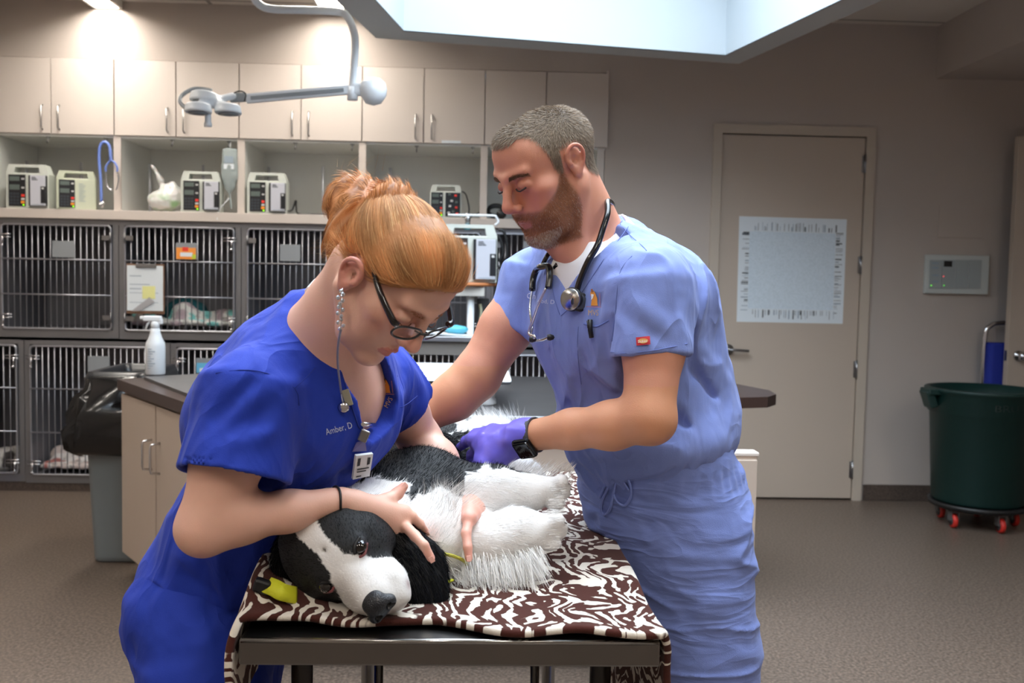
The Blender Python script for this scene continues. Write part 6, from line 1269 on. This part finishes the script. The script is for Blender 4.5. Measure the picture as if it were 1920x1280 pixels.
# fore legs
sh1, e1, w1, p1 = P(800,915,1.68), P(873,925,1.655), P(985,925,1.665), P(1030,917,1.67)
s.chain([P(778,928,1.72), sh1, e1], [.066,.062,.048], .03); s.chain([e1, e1*.5+w1*.5+V(0,0,.006), w1, p1], [.045,.040,.030,.023], .02)
e2, w2, p2 = P(927,1018,1.57), P(970,1000,1.575), P(1022,990,1.58)
s.chain([P(840,1015,1.60), e2], [.055,.042], .03); s.chain([e2, w2, p2], [.039,.039,.025], .02)
toes = []
for (p_, up_) in ((p1, 0), (p2, 1)):
    for k in range(4):
        q = p_+V(.018+.006*(k in (1,2)), -.014+.010*k, .016-.011*k); toes.append(q); s.cap(p_, q, .015, .0125, .004)
    s.cap(p_+V(.006,-.012,-.022), p_+V(.016,-.014,-.022), .012, .010, .006)
# hind leg and tail
s.chain([B3, P(905,868,2.02), P(985,900,1.95), P(1000,905,1.93)], [.085,.060,.034,.026], .03); s.chain([B3+V(.02,0,.02), P(900,812,2.22), P(945,800,2.30)], [.04,.028,.018], .03); s.ell(P(858,848,2.08), (.06,.08,.055), k=.04)
s.plane((0,0,TZ+.016), (0,0,-1), .02)
s.post = lambda p, d: d+.0016*vnoise(p*50, 4)
def white(v, n=None):
    x, y = proj(v); l = HD.loc(v); hdm = (np.linalg.norm(l-V(0,.03,-.01), axis=1) < .122) & (x < 830)
    lx = l[:,0]*sg
    w = np.zeros(len(v))
    # blaze and muzzle
    bw = np.interp(l[:,1], [-.06,-.045,-.02,.02,.045,.058,.075,.12], [0,.013,.018,.013,.017,.030,.09,.09])+.003*vnoise(v*70)
    muz = (np.abs(lx-.002) < bw) & (l[:,1] > -.052) & ((l[:,2] > -.01)|(l[:,1] > .052)); w[hdm & muz] = 1
    nb_ = ~hdm; jx, jy = x+16*vnoise(v*40, 2)+6*vnoise(v*110, 12), y+14*vnoise(v*40, 6)+6*vnoise(v*110, 16)
    leg1 = nb_ & (jx > 868-(jy-930)*.12) & (jy > 885) & (jy < 1000)
    leg2 = nb_ & (jx > 850) & (jy > 955)
    chest = nb_ & (jy > 915+.34*np.abs(jx-840)) & (jx < 900); ruff = nb_ & (jx > 590) & (jx < 770) & (jy > 905) & (jy < 945+.0*jx); low = nb_ & (jy > 962-.0*(jx)) & (jx > 700)
    tail = nb_ & (jy < 838+.0*jx) & (jx > 848) & (v[:,1] > 1.95) & (jy < 812+(jx-848)*.02); hip = nb_ & (jx > 884) & (jy < 885) & (v[:,1] > 1.85)
    w[leg1|leg2|chest|low|ruff|tail|hip] = 1; return w
def dcol(v):
    w = white(v)[:,None]; c = lin(228,226,224)*w+lin(9,10,13)*(1-w); l = HD.loc(v)
    pk = np.exp(-((l[:,2]+.034)**2+(l[:,1]-.108)**2)/.007**2)[:,None]*.7; c = c*(1-pk)+lin(120,78,78)*pk
    x, y = proj(v); ar = (np.exp(-(((x-808)/18)**2+((y-1000)/22)**2))*(v[:,1] < 1.7))[:,None]*.5; c = c*(1-ar)+lin(226,170,158)*ar
    for a_, b_, c_, r_ in ((.012,.098,.012,.0035),(-.014,.088,.010,.002),(.020,.085,.0,.002)):
        e = np.exp(-((l[:,0]*sg-a_)**2+(l[:,1]-b_)**2+(l[:,2]-c_)**2)/r_**2)[:,None]*.8; c = c*(1-e)+lin(70,70,76)*e
    for i in (-1,1):
        e = np.exp(-((l[:,0]*sg-i*.037)**2+(l[:,1]-.047)**2+(l[:,2]-.019)**2)/.0075**2)[:,None]; c = c*(1-e)+(lin(60,30,32))*e
    return c
m_dogb = mat('dog_skin', (200,200,200), .7, attr=True, bump=.3, bscale=300)
bodyD = sdfobj('body', s, .0034, m_dogb, dog, dcol, relax=1)
def dflow(p):
    l = HD.loc(p); hdm = (np.linalg.norm(l-V(0,.02,-.01), axis=1) < .115)[:,None]; x, y = proj(p)
    f = np.tile(V(.15,.8,-.35), (len(p), 1)); leg = ((x > 870) & (y > 880))[:,None]; f = np.where(leg, V(.9,.0,-.15), f)
    ch = ((x > 740) & (x < 870) & (y > 905) & (p[:,1] < 1.75))[:,None]; f = np.where(ch, V(.35,.15,.45)+.6*np.stack([vnoise(p*14,1), vnoise(p*14,2), vnoise(p*14,3)], 1), f)
    return np.where(hdm, -HD.R[1]+HD.X*(np.sign(l[:,0])*.35)[:,None], f), hdm[:,0]
def fur(n, mk, ln_h, ln_b, wd, lift, jit, nm='fur', col=None):
    rt, nn = sample(bodyD, n, mk); f, hm = dflow(rt); w = white(rt); x, y = proj(rt)
    L = np.where(hm, ln_h, np.where((x > 985) & (y > 880), .007, ln_b)); c = np.where(w[:,None] > .5, lin(240,239,237), lin(9,10,13))*rng.uniform(.8,1.15,(len(rt),1)); 
    if col is not None: c = col(rt, c)
    return strands(nm, rt, nn, f, L, wd, m_furm, dog, c, lift=lift, jitter=jit, seg=3, droop=.02, curl=.02, bend=6)
vis = lambda c, n: ((c-CAM)*n).sum(1) < .15
EYD = [hd_(i*.035,.046,.0225) for i in (-1,1)]
def msk(c, n):
    l = HD.loc(c); e = np.min([np.linalg.norm(c-q, axis=1) for q in EYD], 0); ns = (l[:,1] > .105); return ((e > .011) & ~ns & (np.linalg.norm(l-V(0,.02,-.01), axis=1) < .115))*1.0
def mskb(c, n): l = HD.loc(c); return (np.linalg.norm(l-V(0,.02,-.01), axis=1) >= .112)*1.0
fur(14000, msk, .0065, .01, .0005, .22, .10); fur(62000, mskb, .006, .015, .0006, .22, .12)
# long feathering
def feather(c0, n, spread, f, L, col, wd=.0006, lift=.22, jit=.07, droop=.05):
    n = int(n*1.7); rt = c0+np.clip(rng.normal(0, 1, (n, 3)), -1.5, 1.5)*V(*spread); nn = np.tile(nrm(np.cross(V(*f), nrm(np.cross(V(0,-1,.4), V(*f))))*-1), (n, 1))*1.0; nn = nn*np.sign(nn@V(0,-1,.4))[:,None]; strands('feathering', rt, nn, np.tile(V(*f), (n, 1))+rng.normal(0,.01,(n,3)), L, wd, m_furm, dog, np.tile(lin(*col), (n,1))*rng.uniform(.8,1.15,(n,1)), lift=lift, jitter=jit, seg=5, droop=droop, curl=.02)
W_ = (240,239,237); K_ = (12,13,17)
feather(P(930,1045,1.545), 900, (.035,.02,.010), (.15,-.25,-.9), .045, W_, droop=.03, jit=.09, wd=.0008); feather(P(975,1040,1.55), 600, (.02,.02,.012), (.45,-.2,-.8), .04, W_, droop=.03, jit=.09, wd=.0008)
feather(P(818,975,1.575), 700, (.020,.02,.018), (.15,.0,1.), .045, W_, droop=-.02, jit=.2); feather(P(838,960,1.60), 300, (.02,.02,.02), (.7,.0,.6), .05, W_, droop=.02)
feather(P(1010,890,1.69), 500, (.035,.015,.010), (.5,.1,.5), .016, W_, droop=.0); feather(P(1040,930,1.66), 400, (.008,.015,.018), (1,0,.1), .011, W_, droop=.02); feather(P(1030,990,1.57), 400, (.008,.012,.018), (1,0,.05), .011, W_, droop=.02)
feather(P(905,812,2.2), 700, (.06,.04,.012), (-.1,.1,.9), .035, W_, droop=.02, jit=.45); feather(P(935,800,2.28), 300, (.03,.03,.008), (-.5,0,.8), .05, W_, jit=.3)
feather(P(870,835,2.02), 600, (.03,.05,.02), (.6,.0,.1), .035, K_, jit=.3); feather(P(893,860,1.99), 400, (.012,.02,.022), (.6,-.1,-.4), .03, W_, jit=.3)
feather(P(640,925,1.60), 700, (.06,.03,.010), (-.7,.1,.45), .04, (190,188,184), jit=.3)
feather(P(860,960,1.62), 300, (.02,.02,.012), (.8,0,-.3), .035, K_, jit=.25)
feather(P(870,1070,1.54), 500, (.04,.02,.010), (.4,-.3,-.5), .028, W_, jit=.3)
# eyes, nose, ears, toes
for i in (-1,1):
    c = hd_(i*.0355,.0435,.0215); d = nrm(V(*(CAM-c))); rot = Vector((0,0,1)).rotation_difference(Vector(nrm(HD.R[2]*.8+HD.R[1]*.6))).to_matrix()
    ey = B().lathe([(.0108*math.sin(a), -.0108*math.cos(a)) for a in np.linspace(.001, PI-.001, 14)], c, n=20, rot=rot).out('eye', mat('dog_eye', (14,9,8), .06, coat=1), dog, True)
    lw = smooth_path([hd_(i*.026,.0545,.0215), hd_(i*.035,.0560,.0195), hd_(i*.0455,.045,.0175)], 5); B().tube(lw, .0019, 8).out('lower_lid', mat('dog_lid', (120,66,68), .35), dog, True)
    up = smooth_path([hd_(i*.025,.050,.0285), hd_(i*.034,.043,.0315), hd_(i*.045,.036,.0275)], 5); B().tube(up, .003, 8).out('upper_lid', mat('dog_black_skin', (20,20,23), .5), dog, True)
ns = SDF(); Rn = HD.R; ns.ell(hd_(0,.120,-.002), (.0205,.0125,.0155), Rn, .004); ns.ell(hd_(0,.112,.010), (.017,.014,.011), Rn, .008)
for i in (-1,1): ns.ell(hd_(i*.015,.122,-.006), (.009,.009,.009), Rn, .005); ns.ell(hd_(i*.011,.1315,-.002), (.0056,.008,.005), Rn, .002, 's'); ns.cap(hd_(i*.013,.131,-.005), hd_(i*.023,.124,-.010), .0017, .001, .002, 's')
ns.cap(hd_(0,.134,-.006), hd_(0,.128,-.022), .0012, .0012, .002, 's')
sdfobj('nose', ns, .0012, mat('dog_nose', (30,32,37), .3, bump=.6, bscale=500), dog, relax=1)
def ear(pts, rad, sq, nm='ear'):
    s = SDF(); pth = smooth_path(pts, 3); rr_ = list(np.interp(np.linspace(0,1,len(pth)), np.linspace(0,1,len(rad)), rad)); s.chain(pth, rr_, .012, sq=sq); s.post = lambda p, d: d+.0022*vnoise(p*V(60,60,25), 8)
    o = sdfobj(nm, s, .0035, mat('ear_black', (10,11,14), .7), dog, relax=1); A_ = np.array(pth); T_ = np.vstack([A_[1:]-A_[:-1], A_[-1:]-A_[-2:-1]]); rt, nn = sample(o, 5200); i = np.argmin(np.linalg.norm(rt[:,None]-A_[None], axis=2), 1)
    t_ = i/len(A_); strands('ear_fur', rt, nn, T_[i], .012+.022*t_, .0009, m_furm, dog, np.tile(lin(18,19,22), (len(rt),1))*rng.uniform(.5,2.0,(len(rt),1)), lift=.16, jitter=.12, seg=4, curl=.09)
ear([P(706,985,1.478), P(741,1008,1.465), P(775,1046,1.455), P(798,1092,1.45), P(806,1136,1.445)], [.018,.021,.026,.026,.015], (V(.3,-.9,.3),.42))
ear([P(585,982,1.49), P(568,1008,1.47), P(556,1055,1.46), P(552,1095,1.45)], [.020,.024,.025,.014], (V(.5,-.8,.3),.45))
for q in [P(967,1014,1.535), P(1004,1010,1.545), P(1008,1006,1.55)]: B().lathe([(.0,-.003),(.004,-.002),(.005,0),(.003,.003),(0,.004)], q, n=10, axis='Y').out('paw_pad', mat('pad_dark', (58,54,56), .6), dog, True)
for q in toes: B().tube([q+V(.006,-.002,.0), q+V(.016,-.003,-.004)], [.0026,.0008], 6).out('claw', mat('claw_grey', (120,112,108), .4), dog, True)
wk = hd_(.022,.085,-.03); wn = 26; strands('whiskers', wk+rng.normal(0,.006,(wn,3)), np.tile(HD.X*sg,(wn,1)), np.tile(HD.X*sg*1.+HD.R[1]*-.3,(wn,1)), .035, .0003, m_furm, dog, np.tile(lin(210,210,210),(wn,1)), lift=.5, jitter=.3, seg=5, droop=.1, curl=.15)
# slip leads
m_yel = mat('yellow_webbing', (206,208,40), .6, bump=.4, bscale=300)
le = thing('slip_leash', 'yellow flat leash with black clip under the head of the dog', 'leash', P(515,1110,1.42))
def ribbon(pts, w, th_, m, nm, par, up=V(0,0,1)):
    b = B(); pth = smooth_path(pts, 6)
    for i in range(len(pth)-1):
        pass
    L = []
    for i, p in enumerate(pth):
        t = nrm(pth[min(i+1,len(pth)-1)]-pth[max(i-1,0)]); sd = nrm(np.cross(t, up)); n_ = np.cross(sd, t); L.append([p+sd*w/2+n_*th_/2, p-sd*w/2+n_*th_/2, p-sd*w/2-n_*th_/2, p+sd*w/2-n_*th_/2])
    r = loft(b, L); b.bm.faces.new(r[0][::-1]); b.bm.faces.new(r[-1]); return b.out(nm, m, par, True)
ribbon([P(500,1096,1.385), P(515,1102,1.375), P(530,1110,1.372), P(556,1116,1.39)], .024, .003, m_yel, 'webbing', le, V(.2,-.8,.5)); B().box(P(492,1098,1.385), (.012,.008,.010), Matrix.Rotation(.3, 3, 'Y'), .004).out('clip', m_black, le, True)
ribbon([P(818,1098,1.46), P(832,1092,1.48), P(845,1086,1.50)], .012, .0025, m_yel, 'webbing', le)
hn = thing('cord_lead', 'thin yellow green braided cord across the chest of the dog', 'cord', P(830,1035,1.50))
B().tube(smooth_path([P(796,1016,1.50), P(812,1028,1.49), P(830,1037,1.49), P(850,1042,1.495), P(868,1050,1.51), P(876,1060,1.54)], 6), .0028, 8).out('braid', mat('olive_cord', (176,170,60), .7, bump=.8, bscale=400), hn, True)
bpy.context.view_layer.update()
